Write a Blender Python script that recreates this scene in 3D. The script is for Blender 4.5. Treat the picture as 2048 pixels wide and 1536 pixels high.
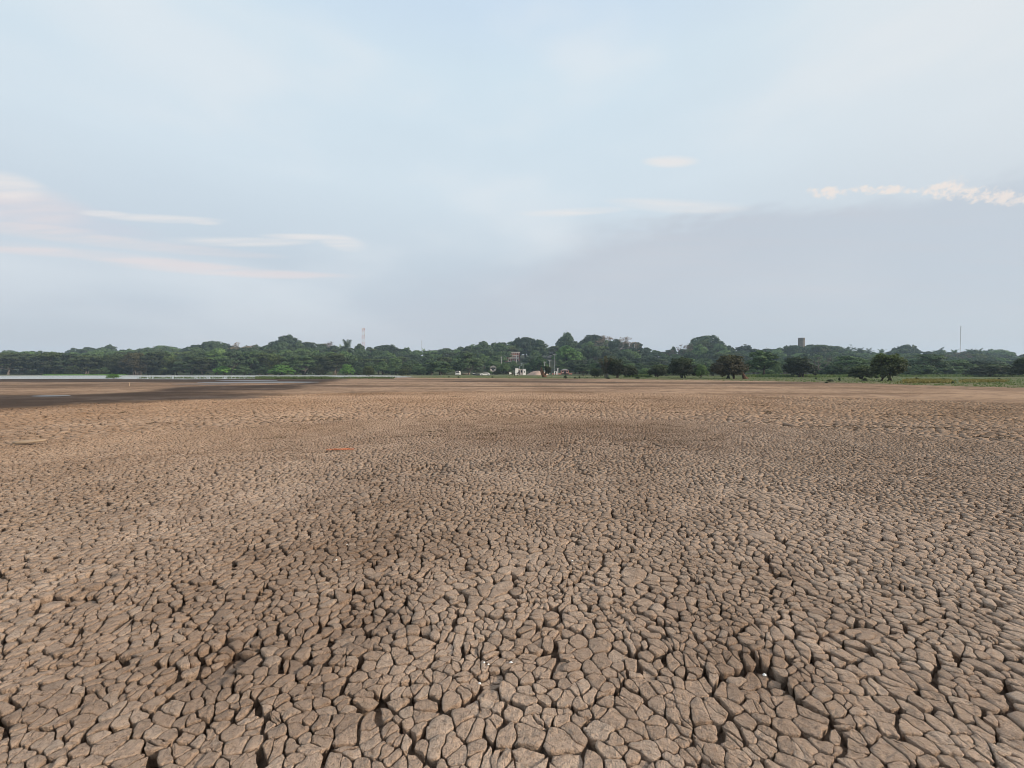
import bpy, math, random
import numpy as np
from mathutils import Vector

R = math.radians
scene = bpy.context.scene
for o in list(bpy.data.objects):
    bpy.data.objects.remove(o)
col = scene.collection

# ------------------------------------------------------------------ camera
FPX, CX, HY = 800.0, 1024.0, 745.0        # focal length in photo pixels, centre column, eye-level row
CAM_H = 1.6
PITCH = math.atan((768 - HY) / FPX)
cam_d = bpy.data.cameras.new('camera')
cam_d.sensor_width = 36.0
cam_d.lens = 36.0 * FPX / 2048.0
cam_d.clip_start = 0.05
cam_d.clip_end = 6000
cam = bpy.data.objects.new('camera', cam_d)
cam.location = (0, 0, CAM_H)
cam.rotation_euler = (R(90) - PITCH, 0, 0)
col.objects.link(cam)
scene.camera = cam

# ------------------------------------------------------------------ sun
SUN_AZ, SUN_EL = R(112), R(24)
sun_d = bpy.data.lights.new('sun', 'SUN')
sun_d.energy = 4.0
sun_d.angle = R(2.0)
sun_d.color = (1.0, 0.86, 0.70)
sun = bpy.data.objects.new('sun', sun_d)
sv = Vector((math.sin(SUN_AZ) * math.cos(SUN_EL), math.cos(SUN_AZ) * math.cos(SUN_EL), math.sin(SUN_EL)))
sun.rotation_euler = sv.to_track_quat('Z', 'Y').to_euler()
sun.location = (60, -30, 80)
col.objects.link(sun)

# ------------------------------------------------------------------ exposure and renderer
vs = scene.view_settings
vs.view_transform = 'Standard'
vs.look = 'None'
vs.exposure = 0.0
vs.gamma = 1.0
vs.use_curve_mapping = False
scene.render.engine = 'CYCLES'
cy = scene.cycles
cy.use_denoising = True
cy.max_bounces = 4
cy.diffuse_bounces = 2
cy.glossy_bounces = 3
cy.transmission_bounces = 4
cy.volume_bounces = 0
cy.use_light_tree = False
cy.use_adaptive_sampling = True
cy.adaptive_threshold = 0.015
cy.pixel_filter_type = 'BLACKMAN_HARRIS'
cy.filter_width = 0.95
cy.caustics_reflective = False
cy.caustics_refractive = False


# ------------------------------------------------------------------ node helpers
class G:
    def __init__(self, nt):
        self.nt = nt
        nt.nodes.clear()

    def n(self, t, **kw):
        nd = self.nt.nodes.new(t)
        for k, v in kw.items():
            setattr(nd, k, v)
        return nd

    def put(self, sock, v):
        if isinstance(v, bpy.types.NodeSocket):
            self.nt.links.new(v, sock)
        elif v is not None:
            if sock.type == 'RGBA' and len(v) == 3:
                v = (*v, 1)
            sock.default_value = v

    def m(self, op, a, b=None, c=None, clamp=False):
        nd = self.n('ShaderNodeMath', operation=op, use_clamp=clamp)
        self.put(nd.inputs[0], a)
        self.put(nd.inputs[1], b)
        self.put(nd.inputs[2], c)
        return nd.outputs[0]

    def mix(self, f, a, b, blend='MIX'):
        nd = self.n('ShaderNodeMix', data_type='RGBA', blend_type=blend)
        self.put(nd.inputs[0], f)
        self.put(nd.inputs[6], a)
        self.put(nd.inputs[7], b)
        return nd.outputs[2]

    def rng(self, v, a, b, c=0.0, d=1.0, smooth=False):
        nd = self.n('ShaderNodeMapRange', interpolation_type='SMOOTHSTEP' if smooth else 'LINEAR')
        for i, x in enumerate((v, a, b, c, d)):
            self.put(nd.inputs[i], x)
        return nd.outputs[0]

    def noise(self, vec, scale, detail=3.0, rough=0.55, dist=0.0):
        nd = self.n('ShaderNodeTexNoise')
        if vec is not None:
            self.put(nd.inputs['Vector'], vec)
        nd.inputs['Scale'].default_value = scale
        nd.inputs['Detail'].default_value = detail
        nd.inputs['Roughness'].default_value = rough
        nd.inputs['Distortion'].default_value = dist
        return nd.outputs['Fac']

    def attr(self, name):
        return self.n('ShaderNodeAttribute', attribute_name=name).outputs['Fac']

    def xyz(self, x, y, z):
        nd = self.n('ShaderNodeCombineXYZ')
        for i, v in enumerate((x, y, z)):
            self.put(nd.inputs[i], v)
        return nd.outputs[0]

    def ramp(self, f, stops, inter='LINEAR'):
        nd = self.n('ShaderNodeValToRGB')
        cr = nd.color_ramp
        cr.interpolation = inter
        while len(cr.elements) < len(stops):
            cr.elements.new(0.5)
        for e, (p, c) in zip(cr.elements, stops):
            e.position = p
            e.color = (*c, 1) if not isinstance(c, (int, float)) else (c, c, c, 1)
        self.put(nd.inputs[0], f)
        return nd.outputs[0]


# ------------------------------------------------------------------ sky
def azel(px, py):
    """direction (azimuth from +Y, elevation) of a photo pixel seen from the camera"""
    x, y, z = (px - CX) / FPX, 1.0, -(py - 768) / FPX
    y2 = y * math.cos(PITCH) + z * math.sin(PITCH)
    z2 = -y * math.sin(PITCH) + z * math.cos(PITCH)
    return math.atan2(x, y2), math.atan2(z2, math.hypot(x, y2))


world = bpy.data.worlds.new('World')
scene.world = world
world.use_nodes = True
world.cycles.sampling_method = 'MANUAL'
world.cycles.sample_map_resolution = 256
g = G(world.node_tree)
tc = g.n('ShaderNodeTexCoord').outputs['Generated']
sep = g.n('ShaderNodeSeparateXYZ')
g.put(sep.inputs[0], tc)
DX, DY, DZ = sep.outputs
AZ = g.m('ARCTAN2', DX, DY)
EL = g.m('ARCSINE', DZ)
sky = g.n('ShaderNodeTexSky', sky_type='NISHITA')
sky.sun_disc = False
sky.sun_elevation = SUN_EL
sky.sun_rotation = SUN_AZ
sky.air_density = 1.0
sky.dust_density = 1.0
sky.ozone_density = 1.0
bg_sky = g.n('ShaderNodeBackground')
g.put(bg_sky.inputs[0], sky.outputs[0])
bg_sky.inputs[1].default_value = 0.10

flat = g.xyz(g.m('MULTIPLY', AZ, 1.0), g.m('MULTIPLY', EL, 2.6), 0.0)
n_lo = g.noise(flat, 1.7, 3, 0.5)
n_mid = g.noise(g.xyz(AZ, g.m('MULTIPLY', EL, 5.0), 3.1), 3.0, 3, 0.55)
n_fine = g.noise(g.xyz(AZ, g.m('MULTIPLY', EL, 2.0), 7.7), 26.0, 3, 0.6)
DZL = g.m('ADD', g.m('MAXIMUM', DZ, 0.0), 0.06)
n_wisp = g.noise(g.xyz(g.m('MULTIPLY', g.m('DIVIDE', DX, DZL), 0.9), g.m('MULTIPLY', g.m('DIVIDE', DY, DZL), 5.0), 1.3), 1.0, 4, 0.62)

# thin high veil: pale, a little thicker low down
EN = g.rng(EL, 0.0, R(90))
veil = g.ramp(EN, [(0.0, (0.500, 0.560, 0.630)), (0.14, (0.540, 0.610, 0.680)), (0.26, (0.635, 0.730, 0.800)),
                   (0.40, (0.625, 0.745, 0.830)), (0.50, (0.560, 0.690, 0.840)), (1.0, (0.42, 0.58, 0.82))])
veil = g.mix(g.rng(n_lo, 0.44, 0.66, 0.0, 0.55, True), veil, (0.725, 0.765, 0.80))
# warmer towards the sun's side
warm_side = g.rng(AZ, R(10), R(75), 0.0, 0.55, True)
veil = g.mix(g.m('MULTIPLY', warm_side, g.rng(EL, R(4), R(26), 0.25, 1.0)), veil, (0.79, 0.775, 0.755))

# low cloud bank
edge = g.ramp(g.m('ADD', g.m('DIVIDE', AZ, 2 * math.pi), 0.5),
              [(0.0, 14 / 30), (0.30, 12 / 30), (0.36, 11.5 / 30), (0.43, 13 / 30), (0.50, 18.5 / 30), (0.525, 21.0 / 30),
               (0.57, 20.3 / 30), (0.605, 18.9 / 30), (0.64, 17.4 / 30), (0.75, 15 / 30), (1.0, 14 / 30)])
edge = g.m('MULTIPLY', edge, R(30))
edge = g.m('ADD', edge, g.m('MULTIPLY', g.m('SUBTRACT', n_mid, 0.5), R(6)))
edge = g.m('ADD', edge, g.m('MULTIPLY', g.m('SUBTRACT', n_fine, 0.5), R(1.6)))
soft = g.rng(AZ, R(-8), R(24), R(12.0), R(2.2), True)
bank = g.m('DIVIDE', g.m('SUBTRACT', edge, EL), soft)
bank = g.rng(bank, 0.0, 1.0, 0.0, 1.0, True)
bankc = g.mix(g.rng(AZ, R(-55), R(50)), (0.500, 0.520, 0.590), (0.540, 0.595, 0.660))
bankc = g.mix(g.rng(n_lo, 0.35, 0.65, 0.0, 0.5), bankc, (0.55, 0.59, 0.64))
bankc = g.mix(g.rng(n_wisp, 0.50, 0.72, 0.0, 0.35), bankc, (0.575, 0.58, 0.625))
bankf = g.m('MULTIPLY', bank, g.rng(EL, R(0), R(12), 0.72, 0.92))


AE = g.xyz(AZ, EL, 0.0)


def blobs(lst):
    """soft union of elongated patches (photo pixel, half width, half height, slope): 1 in the middle of a patch, 0 outside"""
    best = None
    for b in lst:
        px, py, wpx, hpx = b[:4]
        a0, e0 = azel(px, py)
        a1, _ = azel(px + wpx, py)
        _, e1 = azel(px, py - hpx)
        mp = g.n('ShaderNodeMapping', vector_type='TEXTURE')
        g.put(mp.inputs['Vector'], AE)
        mp.inputs['Location'].default_value = (a0, e0, 0)
        k = (b[4] if len(b) > 4 else 0.0) * wpx
        aa, ea = azel(px - wpx * .5, py - k * .5)
        ab, eb = azel(px + wpx * .5, py + k * .5)
        mp.inputs['Rotation'].default_value = (0, 0, math.atan2(eb - ea, ab - aa))
        mp.inputs['Scale'].default_value = ((a1 - a0) * 1.7, (e1 - e0) * 1.7, 1)
        dp = g.n('ShaderNodeVectorMath', operation='DOT_PRODUCT')
        g.put(dp.inputs[0], mp.outputs[0])
        g.put(dp.inputs[1], mp.outputs[0])
        q = dp.outputs['Value']
        best = q if best is None else g.m('MINIMUM', best, q)
    return g.rng(best, 1.0, 0.0, 0.0, 1.0, True)


n_puff = g.noise(AE, 58.0, 4, 0.66)
puffs = blobs([(1895, 378, 46, 17), (1962, 388, 50, 13), (2022, 400, 30, 13), (1655, 384, 38, 11),
               (1770, 380, 60, 8)])
puffm = g.rng(g.m('ADD', g.m('MULTIPLY', puffs, 0.9), g.m('MULTIPLY', g.m('SUBTRACT', n_puff, 0.5), 3.2)), 0.36, 1.15, 0.0, 0.75, True)
puffm = g.m('MULTIPLY', puffm, g.rng(puffs, 0.0, 0.12))
sheets = blobs([(1345, 412, 105, 10, 0.05), (1150, 424, 80, 6, -0.05), (330, 438, 85, 6, 0.04), (400, 443, 30, 5, 0.1), (215, 428, 40, 5, 0.05),
                (490, 484, 100, 7, 0.01), (610, 474, 60, 5, 0.02), (1340, 323, 40, 9), (10, 372, 60, 20, 0.1), (685, 486, 34, 11, 0.15)])
sheetm = g.m('MULTIPLY', sheets, g.rng(n_wisp, 0.36, 0.62, 0.24, 0.66, True))
streaks = blobs([(230, 484, 240, 9, 0.11), (40, 454, 110, 9, 0.08), (330, 526, 170, 8, 0.10), (500, 546, 150, 7, 0.05), (120, 505, 120, 7, 0.05), (0, 402, 130, 34, 0.15)])
streakm = g.m('MULTIPLY', streaks, g.rng(n_wisp, 0.34, 0.60, 0.22, 0.62, True))
darkm = g.m('MULTIPLY', blobs([(60, 425, 170, 26, 0.12), (170, 450, 120, 14, 0.12)]), g.rng(n_mid, 0.35, 0.6, 0.2, 0.8, True))

cl = g.mix(bankf, veil, bankc)
cl = g.mix(g.m('MULTIPLY', darkm, 0.55), cl, (0.60, 0.61, 0.68))
cl = g.mix(streakm, cl, (0.78, 0.69, 0.68))
cl = g.mix(sheetm, cl, (0.85, 0.795, 0.76))
cl = g.mix(puffm, cl, (0.90, 0.79, 0.71))
bg_cl = g.n('ShaderNodeBackground')
g.put(bg_cl.inputs[0], cl)
bg_cl.inputs[1].default_value = 1.10
cover = g.m('MAXIMUM', g.rng(n_lo, 0.3, 0.7, 0.90, 0.97), g.m('MAXIMUM', bankf, g.m('MAXIMUM', puffm, g.m('MAXIMUM', sheetm, streakm))))
mixs = g.n('ShaderNodeMixShader')
g.put(mixs.inputs[0], cover)
g.put(mixs.inputs[1], bg_sky.outputs[0])
g.put(mixs.inputs[2], bg_cl.outputs[0])
wo = g.n('ShaderNodeOutputWorld')
g.put(wo.inputs[0], mixs.outputs[0])


# ------------------------------------------------------------------ numeric helpers
def _hash(i, j, k):
    i = np.asarray(i).astype(np.int64)
    j = np.asarray(j).astype(np.int64)
    h = (i * 374761393 + j * 668265263 + int(k) * 2147483647 + 1013904223) & 0xFFFFFFFF
    h = ((h ^ (h >> 13)) * 1274126177) & 0xFFFFFFFF
    h = ((h ^ (h >> 16)) * 2246822519) & 0xFFFFFFFF
    h = h ^ (h >> 15)
    return (h & 0xFFFFFF) / float(0x1000000)


_TAB = np.random.RandomState(11).rand(16, 256, 256).astype(np.float32)


def vnoise(x, y, k=0):
    T = _TAB[k % 16].ravel()
    o = (k * 37) & 255
    x = np.asarray(x, np.float32)
    y = np.asarray(y, np.float32)
    xi, yi = np.floor(x), np.floor(y)
    fx, fy = x - xi, y - yi
    fx = fx * fx * (3 - 2 * fx)
    fy = fy * fy * (3 - 2 * fy)
    xa = (xi.astype(np.int32) + o) & 255
    ya = ((yi.astype(np.int32) + o) & 255) << 8
    xb = (xa + 1) & 255
    yb = (ya + 256) & 65535
    a, b, c, d = T[xa + ya], T[xb + ya], T[xa + yb], T[xb + yb]
    return ((a * (1 - fx) + b * fx) * (1 - fy) + (c * (1 - fx) + d * fx) * fy) * 2 - 1


def fbm(x, y, k=0, o=4):
    s, a, t = 0, 1.0, 0
    for i in range(o):
        s = s + a * vnoise(np.asarray(x) * 2 ** i + 17.3 * i, np.asarray(y) * 2 ** i - 9.1 * i, k + i)
        t += a
        a *= 0.5
    return s / t


def sst(a, b, x):
    t = np.clip((np.asarray(x, float) - a) / (b - a), 0, 1)
    return t * t * (3 - 2 * t)


def mk(name, V, F, mat=None, parent=None, smooth=False, attrs=None, link=True):
    """mesh object from arrays; F is a list of (n,3) / (n,4) index arrays"""
    me = bpy.data.meshes.new(name)
    V = np.asarray(V, np.float32)
    F = [np.asarray(f, np.int32) for f in F if len(f)]
    me.vertices.add(len(V))
    me.vertices.foreach_set('co', V.ravel())
    loops = np.concatenate([f.ravel() for f in F])
    tot = np.concatenate([np.full(len(f), f.shape[1], np.int32) for f in F])
    start = np.concatenate([[0], np.cumsum(tot)[:-1]]).astype(np.int32)
    me.loops.add(len(loops))
    me.loops.foreach_set('vertex_index', loops)
    me.polygons.add(len(tot))
    me.polygons.foreach_set('loop_start', start)
    if smooth:
        me.polygons.foreach_set('use_smooth', np.ones(len(tot), bool))
    me.update(calc_edges=True)
    for k, v in (attrs or {}).items():
        a = me.attributes.new(k, 'FLOAT', 'POINT')
        a.data.foreach_set('value', np.asarray(v, np.float32))
    if mat:
        me.materials.append(mat)
    if not link:
        return me
    return obj(name, me, parent)


def obj(name, me, parent=None):
    o = bpy.data.objects.new(name, me)
    col.objects.link(o)
    if parent:
        o.parent = parent
    return o


def empty(name, loc=(0, 0, 0), rz=0.0, sc=(1, 1, 1)):
    o = bpy.data.objects.new(name, None)
    o.empty_display_size = 0.3
    o.location = loc
    o.rotation_euler = (0, 0, rz)
    o.scale = sc
    col.objects.link(o)
    return o


def tag(o, label=None, cat=None, group=None, kind=None):
    if label:
        o['label'] = label
    if cat:
        o['category'] = cat
    if group:
        o['group'] = group
    if kind:
        o['kind'] = kind
    return o


# ------------------------------------------------------------------ lie of the land
SHORE = np.array([(-400, 60), (-300, 150), (-240, 215), (-160, 232), (-90, 226), (-60, 200), (-42, 150), (-26, 112), (0, 106),
                  (16, 101), (30, 91), (44, 76), (51, 61), (52, 40), (54, 18), (60, -40), (80, -200)], float)
SKYPX = np.array([0, 60, 130, 160, 185, 220, 250, 330, 360, 400, 440, 480, 520, 560, 600, 630, 680, 720, 760, 800, 860, 910, 960, 1010, 1060, 1098, 1130,
                  1155, 1190, 1240, 1285, 1320, 1355, 1400, 1445, 1500, 1550, 1600, 1650, 1700, 1780, 1810, 1850, 1920, 1980, 2048, 2200], float)
SKYY = np.array([702, 700, 703, 697, 694, 691, 697, 693, 699, 687, 682, 688, 690, 675, 673, 688, 686, 688, 690, 698, 695, 690, 683, 682, 676, 690, 668,
                 676, 670, 676, 690, 698, 701, 671, 687, 692, 696, 691, 687, 697, 701, 691, 699, 701, 698, 705, 705], float)
HXS = (np.linspace(-300, 2350, 60) - CX) / FPX * 450
_sk = np.interp(np.linspace(-300, 2350, 60), SKYPX, SKYY)
_sk = np.convolve(np.pad(_sk, 4, mode='edge'), np.ones(9) / 9, 'valid')
HZS = np.clip((HY - _sk) / FPX * 450 + CAM_H - 19.5, 4, 40)


def shore_sd(x, y):
    """distance past the shoreline, positive on land"""
    x = np.asarray(x, float)
    y = np.asarray(y, float)
    best = np.full(x.shape, 1e9)
    for a, b in zip(SHORE[:-1], SHORE[1:]):
        d = b - a
        t = np.clip(((x - a[0]) * d[0] + (y - a[1]) * d[1]) / (d @ d), 0, 1)
        best = np.minimum(best, np.hypot(x - a[0] - t * d[0], y - a[1] - t * d[1]))
    # polygon test against the closed lake bed
    P = np.vstack([SHORE, [(80, -900), (-900, -900), (-900, 60)]])
    ins = np.zeros(x.shape, bool)
    j = len(P) - 1
    for i in range(len(P)):
        xi, yi, xj, yj = *P[i], *P[j]
        c = ((yi > y) != (yj > y))
        with np.errstate(divide='ignore', invalid='ignore'):
            xx = (xj - xi) * (y - yi) / (yj - yi + 1e-12) + xi
        ins ^= c & (x < xx)
        j = i
    sd = np.where(ins, -best, best)
    return sd + 1.6 * fbm(x * 0.12, y * 0.12, 51, 3)


def land_z(x, y):
    x = np.asarray(x, float)
    y = np.asarray(y, float)
    sd = shore_sd(x, y)
    hill = np.interp(x, HXS, HZS) * sst(262, 470, y) + 7.0 * sst(445, 560, y)
    z = 0.02 + 0.16 * sst(0, 25, sd) + 0.5 * sst(20, 110, sd) * sst(120, 240, y) + hill + 0.12 * fbm(x * 0.05, y * 0.05, 60, 3) * sst(3, 40, sd)
    return np.where(sd < -0.5, -0.6, np.where(sd < 0, 0.006, z))


def hit(px, py, dmax=600):
    """where the line of sight through a photo pixel meets the land or lake bed"""
    d = np.linspace(3, dmax, 6000)
    x = (px - CX) / FPX * d
    z = np.maximum(land_z(x, d), 0.0)
    ray = CAM_H - (py - HY) / FPX * d
    k = np.nonzero(ray <= z)[0]
    i = k[0] if len(k) else len(d) - 1
    return float(x[i]), float(d[i]), float(z[i])


def at(px, d):
    x = (px - CX) / FPX * d
    return float(x), float(d), float(max(land_z(np.array([x]), np.array([d]))[0], 0))


WB_Y = np.array([-5, 14, 17.1, 18.3, 21, 23.3, 25, 28.4, 36, 60, 100, 400], float)
WB_X = np.array([-40, -23, -21.9, -21.1, -20.3, -18.2, -15.8, -16.5, -20, -28, -42, -90], float)


def wetness(x, y):
    nx = fbm(x * 0.16, y * 0.16, 5, 4)
    b = np.interp(y, WB_Y, WB_X)
    band = b - x + 2.2 * nx + 2.0 * fbm(x * 0.7, y * 0.7, 13, 4)
    w = sst(-2.2, 2.4, band)
    # a dry tongue inside the wet ground
    t = sst(-1.5, 1.5, (-33.5 + 7 * fbm(x * 0.03, y * 0.09, 8, 3) - x)) * sst(27.5, 30, y + 1.5 * nx) * (1 - sst(58, 70, y + 6 * nx))
    w = w * (1 - 0.92 * t)
    # the far right end of the wet ground breaks up into streaks
    br = sst(26, 34, y) * sst(-32, -17, x)
    w = w * (1 - br * sst(-0.25, 0.3, fbm(x * 0.035, y * 0.16, 9, 4)))
    # damp streaks in the middle distance
    st = sst(0.05, 0.32, fbm(x * 0.03 + 4, y * 0.13, 21, 3)) * sst(34, 52, y) * (1 - sst(92, 106, y)) * (1 - sst(70, 90, np.abs(x)))
    return np.clip(np.maximum(w, 0.75 * st), 0, 1)


PATCH = [(720, 1235, 150, 90, 0.28), (560, 1330, 220, 80, 0.20), (830, 1090, 210, 80, 0.24), (900, 960, 230, 60, 0.22), (980, 880, 260, 34, 0.22), (1180, 960, 200, 50, 0.15), (420, 1420, 260, 70, 0.17),
         (1050, 1280, 90, 50, 0.17), (1480, 1330, 120, 60, 0.15), (1300, 850, 260, 22, 0.20), (40, 1430, 120, 80, 0.21), (700, 1420, 180, 50, 0.14)]


def tones(x, y):
    """(tone, warm): how brown and stained the mud is, and how much it turns orange-brown"""
    t = 0.26 + 0.30 * fbm(x * 0.55, y * 0.42, 31, 4) + 0.22 * fbm(x * 2.3, y * 2.3, 36, 3) + 0.40 * vnoise(x * 5.1, y * 5.1, 39) * vnoise(x * 1.3, y * 1.3, 38) + 0.30 * fbm(x * 0.11, y * 0.2, 35, 3)
    for px, py, w, h, a in PATCH:
        d = 1.0 * CAM_H * FPX / (py - HY)
        cx = (px - CX) / FPX * d
        ry = h * d * d / (CAM_H * FPX)
        rx = w * d / FPX
        t = t + a * np.exp(-(((x - cx) / rx) ** 2 + ((y - d) / ry) ** 2))
    dist = np.hypot(x, y)
    t = t + sst(14, 40, dist) * (0.75 * fbm(x * 0.045, y * 0.30, 47, 4) + 0.35 * fbm(x * 0.25, y * 0.16, 49, 3) + 0.12) + 0.16 * sst(34, 60, dist)
    wm = sst(3, 26, dist + 5 * fbm(x * 0.12, y * 0.12, 41, 3)) * 0.85 + 0.12 + 0.25 * fbm(x * 0.3, y * 0.3, 44, 3)
    return np.clip(t, 0, 1), np.clip(wm, 0, 1)


# ------------------------------------------------------------------ materials
MAT = {}


def principled(name, color=(0.5, 0.5, 0.5), rough=0.8, spec=0.3):
    m = bpy.data.materials.new(name)
    m.use_nodes = True
    gg = G(m.node_tree)
    b = gg.n('ShaderNodeBsdfPrincipled')
    b.inputs['Roughness'].default_value = rough
    b.inputs['Specular IOR Level'].default_value = spec
    gg.put(b.inputs['Base Color'], color)
    out = gg.n('ShaderNodeOutputMaterial')
    gg.put(out.inputs[0], b.outputs[0])
    MAT[name] = m
    return m, gg, b


def plain(name, color, rough=0.8, spec=0.3, var=0.25, scale=3.0):
    """a plain colour with mottled wear"""
    m, gg, b = principled(name, color, rough, spec)
    tcg = gg.n('ShaderNodeTexCoord').outputs['Object']
    n = gg.noise(tcg, scale, 4)
    c = gg.mix(gg.rng(n, 0.3, 0.7), tuple(v * (1 - var) for v in color), tuple(min(1, v * (1 + var * 0.6)) for v in color))
    gg.put(b.inputs['Base Color'], c)
    return m


def mud_material(name, far):
    m, gg, b = principled(name, rough=0.95, spec=0.2)
    pos = gg.n('ShaderNodeNewGeometry').outputs['Position']
    tone, warm, wet, rnd = gg.attr('tone'), gg.attr('warm'), gg.attr('wet'), gg.attr('rnd')
    n2 = gg.noise(pos, 26.0, 4, 0.72)
    n3 = gg.noise(pos, 120.0, 2, 0.65)
    t = gg.m('ADD', tone, gg.m('MULTIPLY', gg.m('SUBTRACT', n2, 0.5), 0.6), clamp=True)
    c = gg.mix(t, (0.490, 0.368, 0.280), (0.200, 0.132, 0.088))
    c = gg.mix(gg.m('MULTIPLY', warm, 0.95 if far else 0.75), c, gg.mix(t, (0.480, 0.308, 0.190), (0.235, 0.136, 0.074)))
    # pale grey skins, rusty crumbs, dark crumbs
    c = gg.mix(gg.m('MULTIPLY', gg.rng(rnd, 0.80, 1.0, 0, 0.35), gg.m('SUBTRACT', 1.0, warm)), c, (0.44, 0.365, 0.295))
    c = gg.mix(gg.rng(n2, 0.55, 0.72, 0, 0.5), c, (0.40, 0.255, 0.155))
    c = gg.mix(gg.rng(n2, 0.45, 0.30, 0, 0.7), c, (0.135, 0.093, 0.066))
    k = gg.m('MULTIPLY', gg.rng(rnd, 0, 1, 0.88, 1.10), gg.rng(n3, 0.30, 0.70, 0.90, 1.08))
    c = gg.mix(1.0, c, gg.xyz(k, k, k), 'MULTIPLY')
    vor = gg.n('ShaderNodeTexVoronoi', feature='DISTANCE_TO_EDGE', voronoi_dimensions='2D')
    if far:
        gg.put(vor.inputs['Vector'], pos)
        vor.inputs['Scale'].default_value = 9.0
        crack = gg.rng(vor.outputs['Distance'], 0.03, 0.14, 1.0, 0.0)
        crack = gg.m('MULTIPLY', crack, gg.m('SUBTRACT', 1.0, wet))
        c = gg.mix(gg.m('MULTIPLY', crack, gg.rng(tone, 0.1, 0.7, 0.35, 0.7)), c, (0.06, 0.04, 0.028))  # dark crack colour stands in for the shade inside cracks not modelled here
        mp = gg.n('ShaderNodeMapping')
        gg.put(mp.inputs['Vector'], pos)
        mp.inputs['Scale'].default_value = (0.9, 1.0, 1.0)
        sp = gg.noise(mp.outputs[0], 0.9, 6, 0.85)
        c = gg.mix(gg.rng(sp, 0.51, 0.62, 0, 0.8), c, (0.135, 0.080, 0.048))
        c = gg.mix(gg.rng(sp, 0.47, 0.38, 0, 0.4), c, (0.46, 0.290, 0.172))
    else:
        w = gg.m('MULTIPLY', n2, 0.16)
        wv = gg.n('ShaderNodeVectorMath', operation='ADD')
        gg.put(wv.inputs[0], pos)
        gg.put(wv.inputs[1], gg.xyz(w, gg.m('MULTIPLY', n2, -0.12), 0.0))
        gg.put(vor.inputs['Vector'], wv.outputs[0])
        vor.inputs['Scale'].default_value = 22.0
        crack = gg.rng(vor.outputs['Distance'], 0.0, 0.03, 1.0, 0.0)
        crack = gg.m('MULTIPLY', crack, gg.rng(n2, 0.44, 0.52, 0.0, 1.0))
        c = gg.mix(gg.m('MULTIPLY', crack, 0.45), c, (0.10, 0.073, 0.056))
    wetc = gg.mix(t, (0.078, 0.050, 0.034), (0.040, 0.027, 0.020))
    c = gg.mix(gg.m('MULTIPLY', wet, 0.95), c, wetc)
    gg.put(b.inputs['Base Color'], c)
    gg.put(b.inputs['Roughness'], gg.m('SUBTRACT', 0.95, gg.m('MULTIPLY', wet, gg.rng(tone, 0.1, 0.5, 0.30, 0.04))))
    gg.put(b.inputs['Specular IOR Level'], gg.m('SUBTRACT', 0.2, gg.m('MULTIPLY', wet, 0.12)))
    h = gg.m('ADD', gg.m('MULTIPLY', n2, 1.0), gg.m('MULTIPLY', n3, 0.25))
    if not far:
        h = gg.m('SUBTRACT', h, gg.m('MULTIPLY', crack, 0.35))
    bp = gg.n('ShaderNodeBump')
    bp.inputs['Strength'].default_value = 1.0
    bp.inputs['Distance'].default_value = 0.030 if not far else 0.03
    gg.put(bp.inputs['Height'], h)
    gg.put(b.inputs['Normal'], bp.outputs[0])
    return m


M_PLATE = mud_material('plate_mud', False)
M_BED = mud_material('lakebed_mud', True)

# ------------------------------------------------------------------ lake bed: sheet
PLATE_R = 14.5


def sector(x, y, m=0.0):
    """where the cracked plates are built one by one"""
    a = np.abs(np.arctan2(x, y))
    s = (a < R(58.5) + m) | ((np.abs(x) < 7.5 + m) & (y > -0.6 - m) & (y < 5.0))
    return s


front = np.radians(np.linspace(-62, 62, 300))
back = np.radians(np.linspace(62, 298, 60))[1:-1]
ang = np.concatenate([front, back])
rad = np.concatenate([[0.25, 0.6], np.geomspace(1.0, 460, 230)])
AA, RR = np.meshgrid(ang, rad)
gx, gy = (RR * np.sin(AA)).ravel(), (RR * np.cos(AA)).ravel()
gw = wetness(gx, gy)
gt, gwm = tones(gx, gy)
sunk = sector(gx, gy, 0.04) * (1 - sst(31.8, 34.0, np.hypot(gx, gy))) * (1 - sst(0.35, 0.62, gw))
gz = -0.10 * sunk + 0.007 * fbm(gx * 0.4, gy * 0.4, 70, 2) * (1 - sst(60, 120, np.hypot(gx, gy)))


def grid_faces(nr, na, closed=True):
    i, j = np.meshgrid(np.arange(nr - 1), np.arange(na if closed else na - 1), indexing='ij')
    i, j = i.ravel(), j.ravel()
    j2 = (j + 1) % na
    return np.stack([i * na + j, (i + 1) * na + j, (i + 1) * na + j2, i * na + j2], 1)[:, ::-1]


GF = grid_faces(len(rad), len(ang))
hub = np.arange(len(ang))
V = np.vstack([np.stack([gx, gy, gz], 1), [[0, 0, -0.1]]])
GT = np.stack([hub, (hub + 1) % len(ang), np.full(len(ang), len(V) - 1)], 1)[:, ::-1]
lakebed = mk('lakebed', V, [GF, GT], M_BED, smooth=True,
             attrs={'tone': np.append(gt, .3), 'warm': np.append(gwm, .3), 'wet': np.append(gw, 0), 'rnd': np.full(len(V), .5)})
tag(lakebed, 'brown cracked dry lake bed filling the lower half', 'lake bed', kind='structure')

# ------------------------------------------------------------------ lake bed: plates of dried mud
GS = 0.063
ROW = 0.80
GAPK, LIFTK, RMAX, SLAB = 1.0, 1.0, 0.15, 0.36


def seed_pos(i, j):
    h1, h2 = _hash(i, j, 101), _hash(i, j, 102)
    return ((i + 0.5 * (j % 2) + (h1 - 0.5) * 1.25) * GS, (j + (h2 - 0.5) * 1.25) * GS * ROW)


def seed_alive(i, j):
    return _hash(i, j, 103) > 0.16 + 0.42 * _hash(np.floor(i / 3.0), np.floor(j / 3.0), 113) ** 2


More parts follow.
